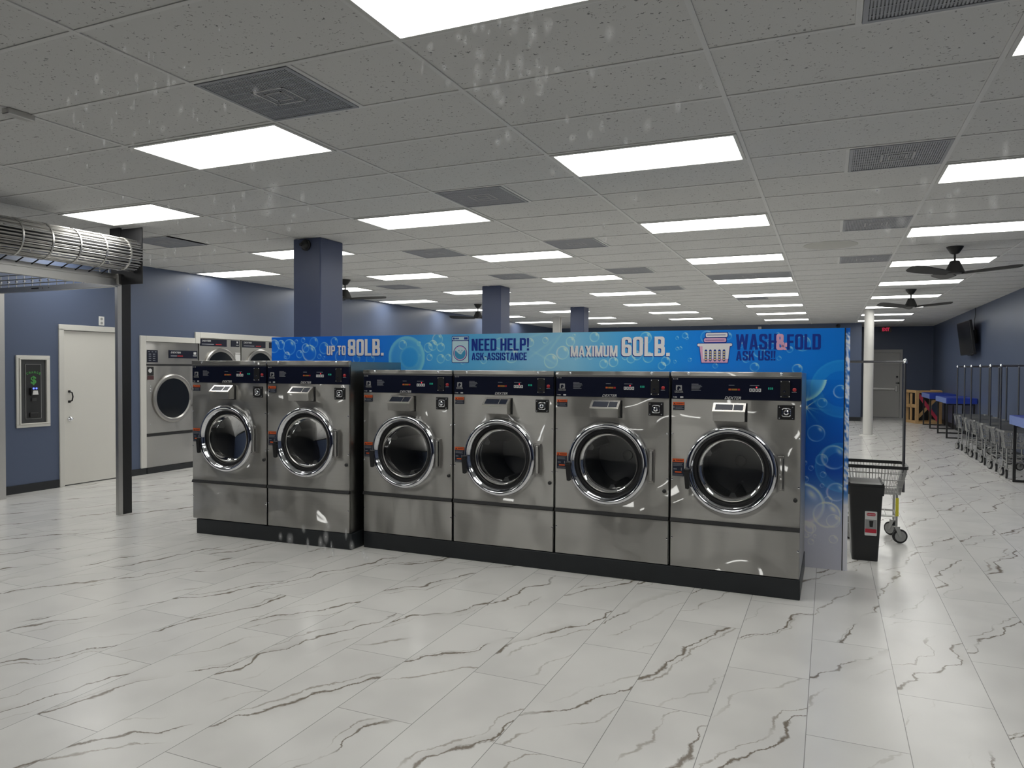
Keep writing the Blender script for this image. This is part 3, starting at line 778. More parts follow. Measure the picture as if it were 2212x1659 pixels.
def make_washer(P):
    """front face at local y=0, x from 0 to W, z from the floor"""
    W, zb, zt, p0, p1, dz, R, s0, s1 = P['W'], P['zb'], P['zt'], P['p0'], P['p1'], P['dz'], P['R'], P['s0'], P['s1']
    dx = P['dx']
    t = thing('washer', '-', 'washing machine', group=P['group'])
    c = MB()
    D = P['D']
    c.box(0, .012, .02, D, zb, zt-.006).box(W-.012, W, .02, D, zb, zt-.006).box(.012, W-.012, .02, D, zb, zb+.012).box(.012, W-.012, .02, D, zt-.02, zt-.006).box(.012, W-.012, D-.012, D, zb+.012, zt-.02)
    c.build('cabinet', STEEL_SIDE, t)
    MB().plate_hole(.002, W-.002, s1+.001, p0-.002, dx, dz, R-.045, 0, .018).build('front_panel', STEEL, t)
    MB().bbox(.002, W-.002, -.001, .018, zb, s0, .003).build('lower_panel', STEEL, t)
    MB().prism([(.018, s0), (-.010, s0), (-.014, s0+.006), (-.006, s1), (.018, s1)], .0, W, 'x').build('kick_strip', RUBBER, t)
    MB().bbox(0, W, -.008, .03, p1+.012, zt, .003).build('top_trim', STEEL, t)
    MB().box(.002, W-.002, -.003, .018, p1, p1+.012).build('panel_lip', STEEL_DULL, t)
    for x, z in ((.12, zt-.013), (W-.125, zt-.013)): MB().lathe([(.011, -.006), (.010, -.012), (.005, -.016), (0, -.017)], 14, 'y', c=(x, 0, z)).build('screw', CHROME, t, True)
    for x, z in ((.010, dz+.235), (.010, dz-.085), (W-.012, dz+.232), (W-.010, dz-.09), (.012, zb+.2), (W-.010, zb+.185)): MB().lathe([(.007, 0), (.006, -.005), (0, -.007)], 10, 'y', c=(x, 0, z)).build('screw', CHROME, t, True)
    # control panel
    cp = MB().bbox(.004, W-.004, -.004, .018, p0, p1, .002).build('control_panel', NAVY, t)
    y = -.0052
    k = MB()
    hx, hz = .030, p1-.088
    k.prism(rrect(hx+.002, hx+.044, hz, hz+.036, .004), y, y+.001)
    text(k, 'DEXTER', hx-.006, hz-.012, hx+.052, hz-.003, y, .02).box(hx-.006, hx+.052, y, y+.001, hz-.017, hz-.0145)
    k.build('maker_badge', LABELG, cp)
    k = MB(); k.prism([(hx+.012, hz+.002), (hx+.024, hz+.002), (hx+.026, hz+.014), (hx+.036, hz+.010), (hx+.034, hz+.022), (hx+.022, hz+.031), (hx+.012, hz+.022)], y-.001, y-.0002)
    k.build('badge_emblem', NAVY, cp)
    k = MB(); text(k, P['t1'], .012, p1-.012, .046, p1-.003, y, .01); text(k, P['t2'], .012, p0+.006, .040, p0+.015, y, .02); k.box(.062, .084, y, y+.001, p0+.006, p0+.016)
    text(k, 'DEXTER', W-.489, p0+.002, W-.380, p0+.021, y, .012, .35)
    k.build('lettering', WHITE_INK, cp)
    k = MB()
    for i, ln in enumerate((.048, .066, .072, .060, .054, .064)): k.box(W-.712, W-.712+ln, y, y+.001, p1-.045-.0085*i, p1-.0415-.0085*i)
    k.build('instruction_text', GREY_INK, cp)
    for x0_, x1_, z0_, z1_ in ((W-.462, W-.425, p1-.050, p1-.046), (W-.325, W-.265, p1-.050, p1-.046), (W-.060, W-.030, p1-.092, p1-.086)): MB().box(x0_, x1_, y, y+.001, z0_, z1_).build('small_print', GREY_INK, cp)
    MB().box(W-.463, W-.447, y, y+.001, p1-.083, p1-.071).build('cycle_button', ORA_INK, cp)
    MB().box(W-.444, W-.406, y, y+.001, p1-.083, p1-.071).build('cycle_button', YEL_INK, cp)
    MB().box(W-.403, W-.388, y, y+.001, p1-.083, p1-.071).build('cycle_button', RED_PLASTIC, cp)
    k = MB()
    for i in range(4): k.prism(rrect(W-.327+.0195*i, W-.311+.0195*i, p1-.090, p1-.068, .002, 2), y-.002, y+.001)
    k.build('temperature_keys', WHITE_INK, cp)
    k = MB()
    for i in range(4): k.box(W-.3215+.0195*i, W-.3165+.0195*i, y-.003, y-.0015, p1-.085, p1-.073)
    k.build('key_marks', NAVY, cp)
    MB().lathe([(.0045, y-.003), (.003, y-.005), (0, y-.006)], 12, 'y', c=(W-.281, 0, p1-.060)).build('red_light', RED_LED, cp, True)
    k = MB()
    for i in range(3):
        x = W-.207+.011*i
        for a in ((0, .007, .0, .0015), (0, .007, .0055, .007), (0, .007, .011, .0125), (0, .0015, .0, .0125), (.0055, .007, .0, .0125)):
            if i == 1 and a[0] == 0 and a[1] < .002: continue
            k.box(x+a[0], x+a[1], y, y+.001, p1-.073+a[2], p1-.073+a[3])
    if P['led']: k.build('digit_display', GREEN_LED, cp)
    pl = MB().bbox(W-.132, W-.070, y-.005, y+.002, p0+.020, p1-.013, .004).build('coin_plate', pmat_get('coin_grey'), cp)
    k = MB()
    for x in (W-.126, W-.076):
        for z in (p0+.027, p1-.020): k.lathe([(.004, y-.004), (.003, y-.007), (0, y-.008)], 10, 'y', c=(x, 0, z))
    k.lathe([(.008, y-.004), (.008, y-.010), (.0, y-.011)], 14, 'y', c=(W-.106, 0, p0+.062)); k.box(W-.113, W-.088, y-.007, y-.004, p0+.029, p0+.036)
    k.build('coin_plate_screws', CHROME, cp, True)
    MB().lathe([(.0125, y+.001), (.0125, y-.006), (.009, y-.009), (0, y-.010)], 20, 'y', c=(W-.043, 0, p1-.073)).build('stop_button', RED_PLASTIC, cp, True)
    # soap box
    q0, q1 = W-.555, W-.348
    zt_, zm, zl = p0-.030, p0-.078, p0-.143
    sb = MB().prism([(0, zl), (0, zt_), (-.03, zt_), (-.088, zm), (-.083, zl)], q0, q1, 'x').build('soap_dispenser', STEEL, t)
    MB().bbox(q0-.006, q1+.010, -.004, .002, zl-.006, zt_+.008, .002).build('dispenser_gasket', BLACK, sb)
    def slope(x, s, lift):   # point on the sloping lid
        n = Vector((0, -(zt_-zm), -.058)).normalized()*-1
        yy, zz = -.03-.058*s, zt_-(zt_-zm)*s
        nn = Vector((0, -(zt_-zm), .058)).normalized()
        return (x, yy+nn.y*lift, zz+nn.z*lift)
    lid = MB()
    vs = [slope(q0-.003, -.08, .0), slope(q1+.003, -.08, .0), slope(q1+.003, 1.04, 0), slope(q0-.003, 1.04, 0)]+[slope(q0-.003, -.08, .006), slope(q1+.003, -.08, .006), slope(q1+.003, 1.04, .006), slope(q0-.003, 1.04, .006)]
    BF = [(0,3,2,1),(4,5,6,7),(0,1,5,4),(1,2,6,5),(2,3,7,6),(3,0,4,7)]
    lid.add(vs, BF).build('dispenser_lid', CHROME_SOFT, sb)
    for a0, a1 in ((q0+.014, q0+.128), (q0+.134, q1-.012)):
        vs = [slope(a0, .14, .005), slope(a1, .14, .005), slope(a1, .86, .005), slope(a0, .86, .005)]+[slope(a0, .14, .007), slope(a1, .14, .007), slope(a1, .86, .007), slope(a0, .86, .007)]
        MB().add(vs, BF).build('lid_label', NAVY2, sb)
    # coin vault lock
    v0, v1, w0, w1 = W-.148, W-.040, p0-.126, p0-.028
    lk = MB().bbox(v0, v1, -.006, .004, w0, w1, .004).build('lock_plate', BLACK, t)
    k = MB()
    for a, e in ((.026, .0045),):
        mx_, mz_ = (v0+v1)/2+.002, (w0+w1)/2
        pts = [(x, -.010, z) for x, z in rrect(mx_-a, mx_+a, mz_-a, mz_+a, .012)]
        k.tube(pts, e, 8, closed=True)
    k.lathe([(.019, -.006), (.017, -.022), (.010, -.026), (.006, -.020), (0, -.020)], 24, 'y', c=(mx_, 0, mz_))
    for x in (v0+.013, v1-.013):
        for z in (w0+.013, w1-.013): k.lathe([(.007, -.006), (.005, -.012), (0, -.013)], 12, 'y', c=(x, 0, z))
    k.build('vault_lock', CHROME, lk, True)
    # warning stickers
    for (z1, hh, big) in ((p0-.024, .054, False), (P['st'], .122, True)):
        s = MB().box(.012, .092, -.0035, .001, z1-hh, z1).build('warning_sticker', NAVY2, t)
        h_ = .023 if big else .020
        MB().box(.012, .092, -.0045, -.003, z1-h_, z1).build('sticker_header', ORANGE, s)
        k = MB(); text(k, 'WARNING', .036, z1-h_*.72, .086, z1-h_*.25, -.005, .02); k.prism([(.017, z1-h_*.8), (.031, z1-h_*.8), (.024, z1-h_*.2)], -.0052, -.0044)
        k.build('header_print', BLACK, s)
        k = MB()
        if big:
            for i in range(3): k.box(.018, .084-.006*(i % 2), -.0045, -.003, z1-.034-.008*i, z1-.031-.008*i)
            k.box(.020, .044, -.0045, -.003, z1-.076, z1-.070).box(.072, .077, -.0045, -.003, z1-.082, z1-.062)
            for i in range(2): k.box(.018, .086, -.0045, -.003, z1-.110-.007*i, z1-.108-.007*i)
        else:
            for i in range(3): k.box(.030, .086-.008*(i % 2), -.0045, -.003, z1-.030-.008*i, z1-.0275-.008*i)
            k.box(.016, .022, -.0045, -.003, z1-.044, z1-.028)
        k.build('sticker_print', GREY_INK, s)
        if big: MB().box(.030, .076, -.0045, -.003, z1-.098, z1-.089).build('sticker_band', ORANGE, s)
    MB().lathe([(.014, 0), (.013, -.010), (.008, -.014), (0, -.015)], 20, 'y', c=(W-.03, 0, dz-.175)).build('rubber_plug', BLACK, t, True)
    # door
    prof = [(R, 0), (R+.001, -.016), (R-.002, -.030), (R-.008, -.039), (R-.016, -.044), (R-.025, -.0455), (R-.033, -.043), (R-.0365, -.038), (R-.038, -.034), (R-.048, -.026), (R-.053, -.018), (R-.053, 0)]
    d = MB().lathe(prof, 96, 'y', c=(dx, 0, dz), close=True).build('door', CHROME, t, True)
    MB().lathe([(R-.050, -.003), (R-.058, -.010), (R-.072, -.010), (R-.080, .0), (R-.082, .03), (R-.056, .03)], 72, 'y', c=(dx, 0, dz), close=True).build('door_gasket', BLACK, d, True)
    MB().lathe([(R-.080, .004), (R-.086, .004), (R-.096, .05), (R-.105, .075), (R-.14, .088), (0, .096)], 72, 'y', c=(dx, 0, dz), cap=False).build('door_glass', DGLASS, d, True)
    MB().lathe([(R-.084, -.002), (R-.088, -.006), (R-.092, -.002), (R-.092, .004), (R-.084, .004)], 72, 'y', c=(dx, 0, dz), close=True).build('glass_rim', STEEL_DULL, d, True)
    hb = MB()
    hb.prism([(R-.012, .125), (R+.012, .118), (R+.040, .118), (R+.040, -.118), (R+.012, -.118), (R-.012, -.135)], -.012, 0, 'y', Matrix.Translation((dx, 0, dz)))
    hb.bbox(dx+R+.000, dx+R+.038, -.032, -.010, dz-.116, dz+.116, .003)
    hg = hb.build('hinge', STEEL_DULL, d)
    MB().bbox(dx+R+.012, dx+R+.030, -.044, -.028, dz-.105, dz+.105, .004).build('hinge_cover', STEEL, hg)
    MB().box(dx+R+.0315, dx+R+.0355, -.034, -.031, dz-.10, dz+.10).build('hinge_slot', BLACK, hg)
    hd = MB()
    hd.bbox(dx-R-.004, dx-R+.036, -.062, -.035, dz-.035, dz+.002, .008)
    hd.prism([(dx-R-.004, dz-.02), (dx-R+.034, dz-.02), (dx-R+.036, dz-.132), (dx-R+.026, dz-.140), (dx-R+.008, dz-.136)], -.066, -.044)
    hd.build('door_handle', BLACK, d)
    # drum
    dr = MB().lathe([(R-.058, .03), (R-.058, .10), (R-.062, .56), (R-.062, .57), (0, .57)], 72, 'y', c=(dx, 0, dz), cap=False).build('drum', DRUM_STEEL, t, True)
    MB().lathe([(.040, .565), (.040, .545), (.034, .54), (.006, .538), (0, .538)], 32, 'y', c=(dx, 0, dz)).build('drum_hub', HUBM, dr, True)
    rb = MB()
    for a in (90, 210, 330):
        M = Matrix.Translation((dx, 0, dz)) @ Matrix.Rotation(math.radians(a), 4, 'Y')
        rb.prism([(R-.061, -.05), (R-.061, .05), (R-.13, .012), (R-.13, -.012)], .12, .54, 'y', M)
    rb.build('drum_ribs', DRUM_STEEL, dr)
    return t
HUBM = pmat('hub_grey', (.42, .42, .41), .5)
_pm = {}
def pmat_get(n):
    if n not in _pm: _pm[n] = pmat(n, (.05, .05, .052), .35, .7)
    return _pm[n]
CHROME_SOFT = pmat('soft_chrome', (.80, .77, .74), .22, 1)
PB = dict(W=.851, zb=.14, zt=1.506, p0=1.318, p1=1.464, dz=.836, dx=.409, R=.303, s0=.452, s1=.478, D=.86, st=.897, led=True, group='four large washers in a row', t1='6 x 12', t2='T-900')
PA = dict(W=.842, zb=.14, zt=1.58, p0=1.384, p1=1.532, dz=.886, dx=.409, R=.301, s0=.468, s1=.492, D=.84, st=.965, led=True, group='two taller washers marked 80 pounds', t1='6 x 12', t2='T-1200')
ws = make_washer(PB)
labs = ['stainless front-load washer at the end beside the blue sign panel and black bin',
        'stainless front-load washer second from the bubble-printed panel end, with bright reflections low down',
        'stainless front-load washer directly under the help lettering of the sign',
        'stainless front-load washer tucked against the side of the taller pair']
for i in range(4):
    loc = frame_pt(BX, BY, BT, -.857-.865*i, 0)
    if i == 0: ws.location = loc; ws.rotation_euler = (0, 0, BT); ws['label'] = labs[0]
    else: clone(ws, loc, BT, labs[i])
wa = make_washer(PA)
wa.location = frame_pt(AX, AY, AT, -.84, 0); wa.rotation_euler = (0, 0, AT); wa['label'] = 'taller stainless washer of the front pair, the one nearer the large washers'
clone(wa, frame_pt(AX, AY, AT, -1.693, 0), AT, 'taller stainless washer at the free end, in front of the wall dryers')

# ------------------------------------------------------------ printed sign panel
SGX = frame_pt(BX, BY, BT, -2.5, .915)
sg = thing('sign_panel', 'long bubble-printed blue sign panel standing behind the washers', 'sign', SGX, BT)
SL, SR, ST = -2.767, 2.757, 1.842
MB().box(SL, SR, .004, .06, 0, ST).build('backing_board', LABELW, sg)
BAND = [(-2.642, 1.761, 0.086), (-2.531, 1.736, 0.145), (-2.32, 1.725, 0.083), (-2.213, 1.781, 0.094), (-2.398, 1.663, 0.072), (-2.562, 1.649, 0.055), (-2.735, 1.747, 0.124), (-2.44, 1.793, 0.03), (-2.142, 1.638, 0.035), (-2.272, 1.672, 0.153), (-2.084, 1.723, 0.104), (-1.957, 1.788, 0.075), (-1.882, 1.637, 0.113), (-1.685, 1.614, 0.078), (-1.519, 1.609, 0.087), (-1.741, 1.767, 0.028), (-1.437, 1.769, 0.038), (-2.35, 1.806, 0.036), (-2.084, 1.624, 0.023), (-2.587, 1.629, 0.025), (-1.144, 1.748, 0.079), (-0.962, 1.759, 0.031), (-0.809, 1.74, 0.086), (-0.859, 1.719, 0.081), (-0.723, 1.722, 0.074), (-0.844, 1.626, 0.046), (-0.723, 1.613, 0.075), (-0.643, 1.626, 0.044), (-0.759, 1.797, 0.1), (-0.961, 1.644, 0.02), (-0.559, 1.625, 0.068), (-0.486, 1.591, 0.044), (-0.27, 1.599, 0.048), (-0.106, 1.751, 0.092), (0.01, 1.641, 0.118), (0.191, 1.757, 0.053), (0.337, 1.776, 0.04), (0.391, 1.591, 0.113), (0.499, 1.664, 0.103), (0.572, 1.761, 0.072), (0.605, 1.813, 0.022), (0.649, 1.639, 0.034), (0.754, 1.631, 0.038), (0.791, 1.798, 0.074), (0.857, 1.73, 0.025), (0.875, 1.567, 0.066), (0.628, 1.611, 0.017), (0.961, 1.583, 0.073), (1.062, 1.63, 0.04), (1.114, 1.61, 0.064), (1.105, 1.74, 0.028), (1.165, 1.638, 0.068), (1.239, 1.785, 0.086), (1.26, 1.622, 0.078), (1.338, 1.668, 0.031), (1.377, 1.552, 0.046), (1.408, 1.591, 0.053), (1.502, 1.694, 0.019), (1.484, 1.587, 0.019), (1.565, 1.8, 0.034), (1.501, 1.781, 0.019), (1.529, 1.697, 0.019), (1.581, 1.777, 0.018), (1.605, 1.602, 0.022), (1.74, 1.786, 0.088), (1.907, 1.791, 0.039), (2.004, 1.72, 0.032), (2.047, 1.609, 0.043), (2.145, 1.664, 0.076), (2.281, 1.8, 0.02), (2.293, 1.613, 0.024), (2.37, 1.681, 0.034), (2.463, 1.726, 0.102), (2.111, 1.543, 0.049), (2.426, 1.53, 0.066), (2.23, 1.718, 0.045), (1.808, 1.553, 0.029), (2.213, 1.743, 0.027)]
PAN = [(2.607, 1.273, 0.036), (2.567, 1.037, 0.065), (2.693, 0.859, 0.093), (2.609, 0.836, 0.045), (2.534, 0.768, 0.02), (2.62, 0.723, 0.023), (2.615, 0.638, 0.016), (2.712, 0.595, 0.071), (2.658, 0.527, 0.03), (2.471, 0.488, 0.165), (2.65, 0.417, 0.1), (2.732, 1.36, 0.051), (2.533, 0.306, 0.043), (2.511, 0.243, 0.017), (2.541, 0.2, 0.023), (2.567, 0.245, 0.013), (2.698, 0.233, 0.032), (2.494, 0.292, 0.066), (2.696, 0.374, 0.051), (2.488, 0.805, 0.019), (2.496, 0.68, 0.023)]
BIG = [(-1.101, 1.626, 0.206), (-1.065, 1.626, 0.114), (2.436, 1.476, 0.204), (2.741, 1.381, 0.22), (2.749, 0.784, 0.189)]
STAR = (2.492, 1.234)
def lin(c): c = np.clip(c, 0, 255)/255; return np.where(c <= .04045, c/12.92, ((c+.055)/1.055)**2.4)
SIGN_GAIN = 1.7
def paint(X, Z):
    ax = np.array([-2.77, -1.8, -1.25, -.8, -.3, .2, .6, 1.0, 1.4, 1.8, 2.76])
    ac = np.array([(5, 84, 180), (5, 90, 190), (18, 105, 194), (58, 138, 190), (78, 148, 188), (112, 162, 190), (112, 164, 194), (68, 144, 198), (25, 120, 194), (8, 104, 188), (0, 98, 182)], float)
    c = np.stack([np.interp(X, ax, ac[:, i]) for i in range(3)], -1)
    az = np.array([0, .32, .45, .58, .75, 1.0, 1.45, 1.5])
    zc = np.array([(176, 176, 186), (168, 170, 184), (140, 152, 180), (70, 110, 170), (0, 66, 158), (0, 76, 166), (0, 92, 178), (0, 92, 178)], float)
    cz_ = np.stack([np.interp(Z, az, zc[:, i]) for i in range(3)], -1)
    k = np.clip((1.452-Z)/.004, 0, 1)[:, None]
    c = c*(1-k)+cz_*k
    white = np.array([236, 240, 246.])
    def mix(a, col=white):
        nonlocal c
        a = np.clip(a, 0, 1)[:, None]; c = c*(1-a)+np.array(col)*a
    rs = np.random.RandomState(3)
    for n, (bx, bz, r) in enumerate(BAND+PAN):
        if n < len(BAND): r = r*.58 if r > .06 else r*.72
        if n >= len(BAND) and r > .09: s = 1.15
        else: s = 1.0
        dx, dz = X-bx, Z-bz; d = np.hypot(dx, dz)/r
        sel = d < 1.25
        if not sel.any(): continue
        ang = np.arctan2(dz, dx)
        hl = .5+.5*np.cos(ang-1.0); lo = .5+.5*np.cos(ang+2.2)
        wrim = .06 if r > .05 else .10
        rim = np.exp(-((d-.93)/wrim)**2)
        a = np.where(d < 1.02, rim*(.07+.45*hl**3+.30*lo**4)*s+.02*s+.06*s*np.clip(d, 0, 1)**4, rim*.05)
        mix(np.where(sel, a, 0))
        hx, hz = dx-.42*r, dz-.48*r
        cr = np.exp(-((hx*.75+hz*.65)/(.16*r))**2-((hx*.65-hz*.75)/(.30*r))**2)
        mix(np.where(sel, cr*.55, 0), (248, 240, 238))
        if rs.rand() < .35: mix(np.where(sel, np.exp(-((d-.86)/.08)**2)*(.5+.5*np.cos(ang-rs.rand()*6.3))**3*.4, 0), (232, 190, 205))
    for i, (bx, bz, r) in enumerate(BIG):
        d = np.hypot(X-bx, Z-bz)/r; ang = np.arctan2(Z-bz, X-bx)
        if i == 0: mix(np.where(d < 1, .22+.30*np.exp(-((d-.93)/.10)**2), 0), (150, 205, 225))
        elif i == 1: mix(np.where(d < 1, .35*np.exp(-((d-.92)/.12)**2), 0)); mix(np.where(d < 1, .5, 0), (20, 120, 200))
        elif i == 2: mix(np.where((d < 1) & (Z < 1.45), .25+.45*np.exp(-((d-.96)/.08)**2)*(np.cos(ang) > 0), 0), (190, 220, 228))
        else: mix(np.where((d < 1) & (d > .62), .22+.15*np.exp(-((d-.97)/.04)**2), 0), (70, 160, 205))
    dx, dz = X-STAR[0], Z-STAR[1]; d = np.hypot(dx, dz)+1e-6; ang = np.arctan2(dz, dx)
    ray = np.abs(np.cos(ang*4+.5))**24*np.exp(-d/.05)+np.abs(np.cos(ang*3+1.2))**30*np.exp(-d/.035)+np.exp(-(d/.016)**2)
    mix(ray*.9, (240, 250, 225))
    # printed streaks of light in the paler middle part
    for (sx, sz, L_, a_) in ((.05, 1.50, .30, .02), (.30, 1.70, .16, .6), (.42, 1.74, .14, .9), (.15, 1.79, .2, .3), (.33, 1.62, .15, -.5)):
        u_ = (X-sx)*math.cos(a_)+(Z-sz)*math.sin(a_); v_ = -(X-sx)*math.sin(a_)+(Z-sz)*math.cos(a_)
        mix(np.exp(-(u_/L_)**2-(v_/.010)**2)*.12)
    return np.minimum(lin(c)*SIGN_GAIN, .88)
def printed(name, x0, x1, z0, z1, parent, st=.004, fn=paint, y=0.0, lab=None):
    nx, nz = max(2, int((x1-x0)/st)), max(2, int((z1-z0)/st))
    xs, zs = np.linspace(x0, x1, nx+1), np.linspace(z0, z1, nz+1)
    X, Z = [a.ravel() for a in np.meshgrid(xs, zs)]
    co = np.stack([X, np.full_like(X, y), Z], -1).astype(np.float32)
    i = np.arange(nz)[:, None]*(nx+1)+np.arange(nx)[None]
    f = np.stack([i, i+1, i+nx+2, i+nx+1], -1).reshape(-1)
    me = bpy.data.meshes.new(name)
    me.vertices.add(len(X)); me.vertices.foreach_set('co', co.ravel())
    me.loops.add(len(f)); me.loops.foreach_set('vertex_index', f.astype(np.int32))
    n = nx*nz
    me.polygons.add(n); me.polygons.foreach_set('loop_start', np.arange(n, dtype=np.int32)*4); me.polygons.foreach_set('loop_total', np.full(n, 4, np.int32))
    me.update(calc_edges=True)
    ca = me.color_attributes.new('print', 'FLOAT_COLOR', 'POINT')
    rgb = fn(X, Z); ca.data.foreach_set('color', np.concatenate([rgb, np.ones((len(X), 1))], 1).astype(np.float32).ravel())
    me.materials.append(PRINT)
    o = bpy.data.objects.new(name, me); COL.objects.link(o); o.parent = parent
    if lab: o['label'] = lab
    return o
PRINT, nt_, b_ = new_mat('print')
vc = nt_.nodes.new('ShaderNodeVertexColor'); vc.layer_name = 'print'; nt_.links.new(vc.outputs[0], b_.inputs['Base Color'])
b_.inputs['Roughness'].default_value = .30
printed('printed_band', SL, SR, 1.45, ST, sg, lab='blue band printed with soap bubbles')
printed('printed_end_face', 2.40, SR, 0, 1.45, sg, lab='end face printed with bubbles fading to grey at the foot')
def paint_strip(X, Z):
    rs = np.random.RandomState(5); c = np.tile(np.array([8, 80, 165.]), (len(X), 1))
    k = np.clip((.62-Z)/.12, 0, 1)[:, None]; c = c*(1-k)+np.array([205, 205, 212.])*k
    for n in range(170):
        bz = .62+rs.rand()*1.2; bx = 2.76+rs.rand()*.034; rx, rz = .004+rs.rand()*.007, .006+rs.rand()*.016
        d = ((X-bx)/rx+(Z-bz)/rz*.5)**2+((Z-bz)/rz)**2
        a = (np.exp(-d)*.75)[:, None]; c = c*(1-a)+np.array([225, 222, 230.])*a
    return lin(c)*SIGN_GAIN
MB().box(2.757, 2.764, .0, .06, 0, ST).build('edge_gap', BLACK, sg)
e = MB().box(2.764, 2.795, .012, .06, 0, ST); e.build('edge_trim', LABELW, sg)
printed('printed_edge', 2.764, 2.795, 0, ST, sg, .003, paint_strip, .010)
# lettering and pictures on the sign (local x = sx + 2.5)
def sx(a): return a+2.5
def shadowed(name, parts, col, dx=-.006, dz=-.007):
    k = MB()
    for s, a in parts: block_text(k, s, sx(a[0])+dx, a[3]+dz, sx(a[2])+dx, a[1]+dz, -.0008)
    k.build(name+'_shadow', INKBLUE, sg)
    k = MB()
    for s, a in parts: block_text(k, s, sx(a[0]), a[3], sx(a[2]), a[1], -.0020)
    return k.build(name, col, sg)
shadowed('lettering', [('UP TO', (-4.549, 1.746, -4.314, 1.651))], INKWHITE)
shadowed('lettering', [('80LB.', (-4.286, 1.809, -3.861, 1.645))], INKWHITE)
shadowed('lettering', [('MAXIMUM', (-1.924, 1.724, -1.503, 1.630))], INKWHITE)
shadowed('lettering', [('60LB.', (-1.468, 1.795, -1.058, 1.633))], INKWHITE)
for s, a in (('NEED HELP!', (-2.895, 1.797, -2.318, 1.686)), ('ASK-ASSISTANCE', (-2.894, 1.668, -2.340, 1.599)),
             ('WASH', (-.533, 1.805, -.225, 1.681)), ('FOLD', (-.151, 1.799, .092, 1.679)), ('ASK US!!', (-.531, 1.672, -.234, 1.595))):
    block_text(MB(), s, sx(a[0]), a[3], sx(a[2]), a[1], -.0015).build('lettering', INKBLUE, sg)
block_text(MB(), '&', sx(-.229), 1.677, sx(-.150), 1.803, -.0028).build('ampersand', INKPINK, sg)
# washing machine picture
x0, x1, z0, z1 = sx(-3.104), sx(-2.923), 1.573, 1.825
ic = MB().prism(rrect(x0, x1, z0, z1, .012), -.002, -.0008).build('washer_picture', INKBLUE, sg)
k = MB().prism(rrect(x0+.006, x1-.006, z0+.006, z1-.046, .008), -.003, -.0015).prism(rrect(x0+.006, x1-.006, z1-.040, z1-.006, .008), -.003, -.0015); k.build('picture_body', INKLB, ic)
cx_, cz_ = (x0+x1)/2, z0+.092
k = MB().prism(disc(cx_, cz_, .072, 48), -.004, -.0025); k.build('picture_ring', INKBLUE, ic)
k = MB().prism(disc(cx_, cz_, .066, 48), -.0045, -.003); k.build('picture_ring_inner', INKPINK, ic)
k = MB().prism(disc(cx_, cz_, .060, 48), -.005, -.0035); k.build('picture_drum', INKLB, ic)
k = MB().prism([(cx_+.058*math.cos(a), cz_+.058*math.sin(a)) for a in [math.radians(155+k_*(237)/30) for k_ in range(31)]]+[(cx_+.03, cz_+.012), (cx_+.012, cz_-.012), (cx_-.012, cz_-.006), (cx_-.035, cz_+.014)], -.0056, -.004); k.build('picture_water', INKCY, ic)
k = MB()
for xx in (-.012, .020): k.prism(disc(cx_+xx, cz_+.026, .004, 12), -.0062, -.0045)
k.tube([(cx_+.004+.008*math.cos(a), -.0055, cz_+.014+.006*math.sin(a)) for a in [PI+PI*i/8 for i in range(9)]], .0014, 6)
k.prism(disc(x0+.024, z1-.023, .010), -.0045, -.0025).prism(disc(x0+.047, z1-.023, .008), -.0045, -.0025).prism(disc(x0+.067, z1-.023, .008), -.0045, -.0025).box(x1-.050, x1-.012, -.0045, -.0025, z1-.034, z1-.012)
k.build('picture_lines', INKBLUE, ic)
# basket picture
x0, x1, z0, z1 = sx(-.834), sx(-.562), 1.572, 1.817
cx_ = (x0+x1)/2
def basket_poly(o): return [(x0+.034-o, z0+.006-o), (x1-.034+o, z0+.006-o), (x1-.016+o, 1.718+o), (x0+.016-o, 1.718+o)]
bk = MB().prism(basket_poly(.005), -.002, -.0008).prism(rrect(x0-.004, x1+.004, 1.706, 1.738, .012), -.002, -.0008).prism(rrect(x0+.046, x1-.040, 1.738, 1.782, .014), -.002, -.0008).prism(rrect(x0+.060, x1-.030, 1.778, 1.824, .014), -.002, -.0008).build('basket_picture', INKBLUE, sg)
k = MB().prism(basket_poly(0), -.003, -.0015).prism(rrect(x0+.052, x1-.046, 1.744, 1.776, .011), -.003, -.0015); k.build('picture_pink', INKPINK, bk)
k = MB().prism([(x0+.045, z0+.036), (x1-.028, z0+.036), (x1-.020, 1.712), (x0+.040, 1.712)], -.0036, -.002).prism(rrect(x0, x1, 1.711, 1.733, .009), -.0036, -.002).prism(rrect(x0+.066, x1-.036, 1.784, 1.818, .010), -.0036, -.002); k.build('picture_white', INKWHITE, bk)
k = MB()
for i in range(5): xx = x0+.058+.0355*i; k.prism(rrect(xx, xx+.020, z0+.016, z0+.112, .009), -.0044, -.003)
k.box(x0+.062, x1-.060, -.0044, -.003, 1.758, 1.762).box(x0+.076, x1-.050, -.0044, -.003, 1.799, 1.803)
k.build('picture_slots', INKBLUE, bk)
k = MB()
for i in range(5):
    xx = x0+.0615+.0355*i
    for j in range(4): k.box(xx, xx+.013, -.0052, -.0038, z0+.026+.020*j, z0+.038+.020*j)
k.build('picture_weave', INKYEL, bk)

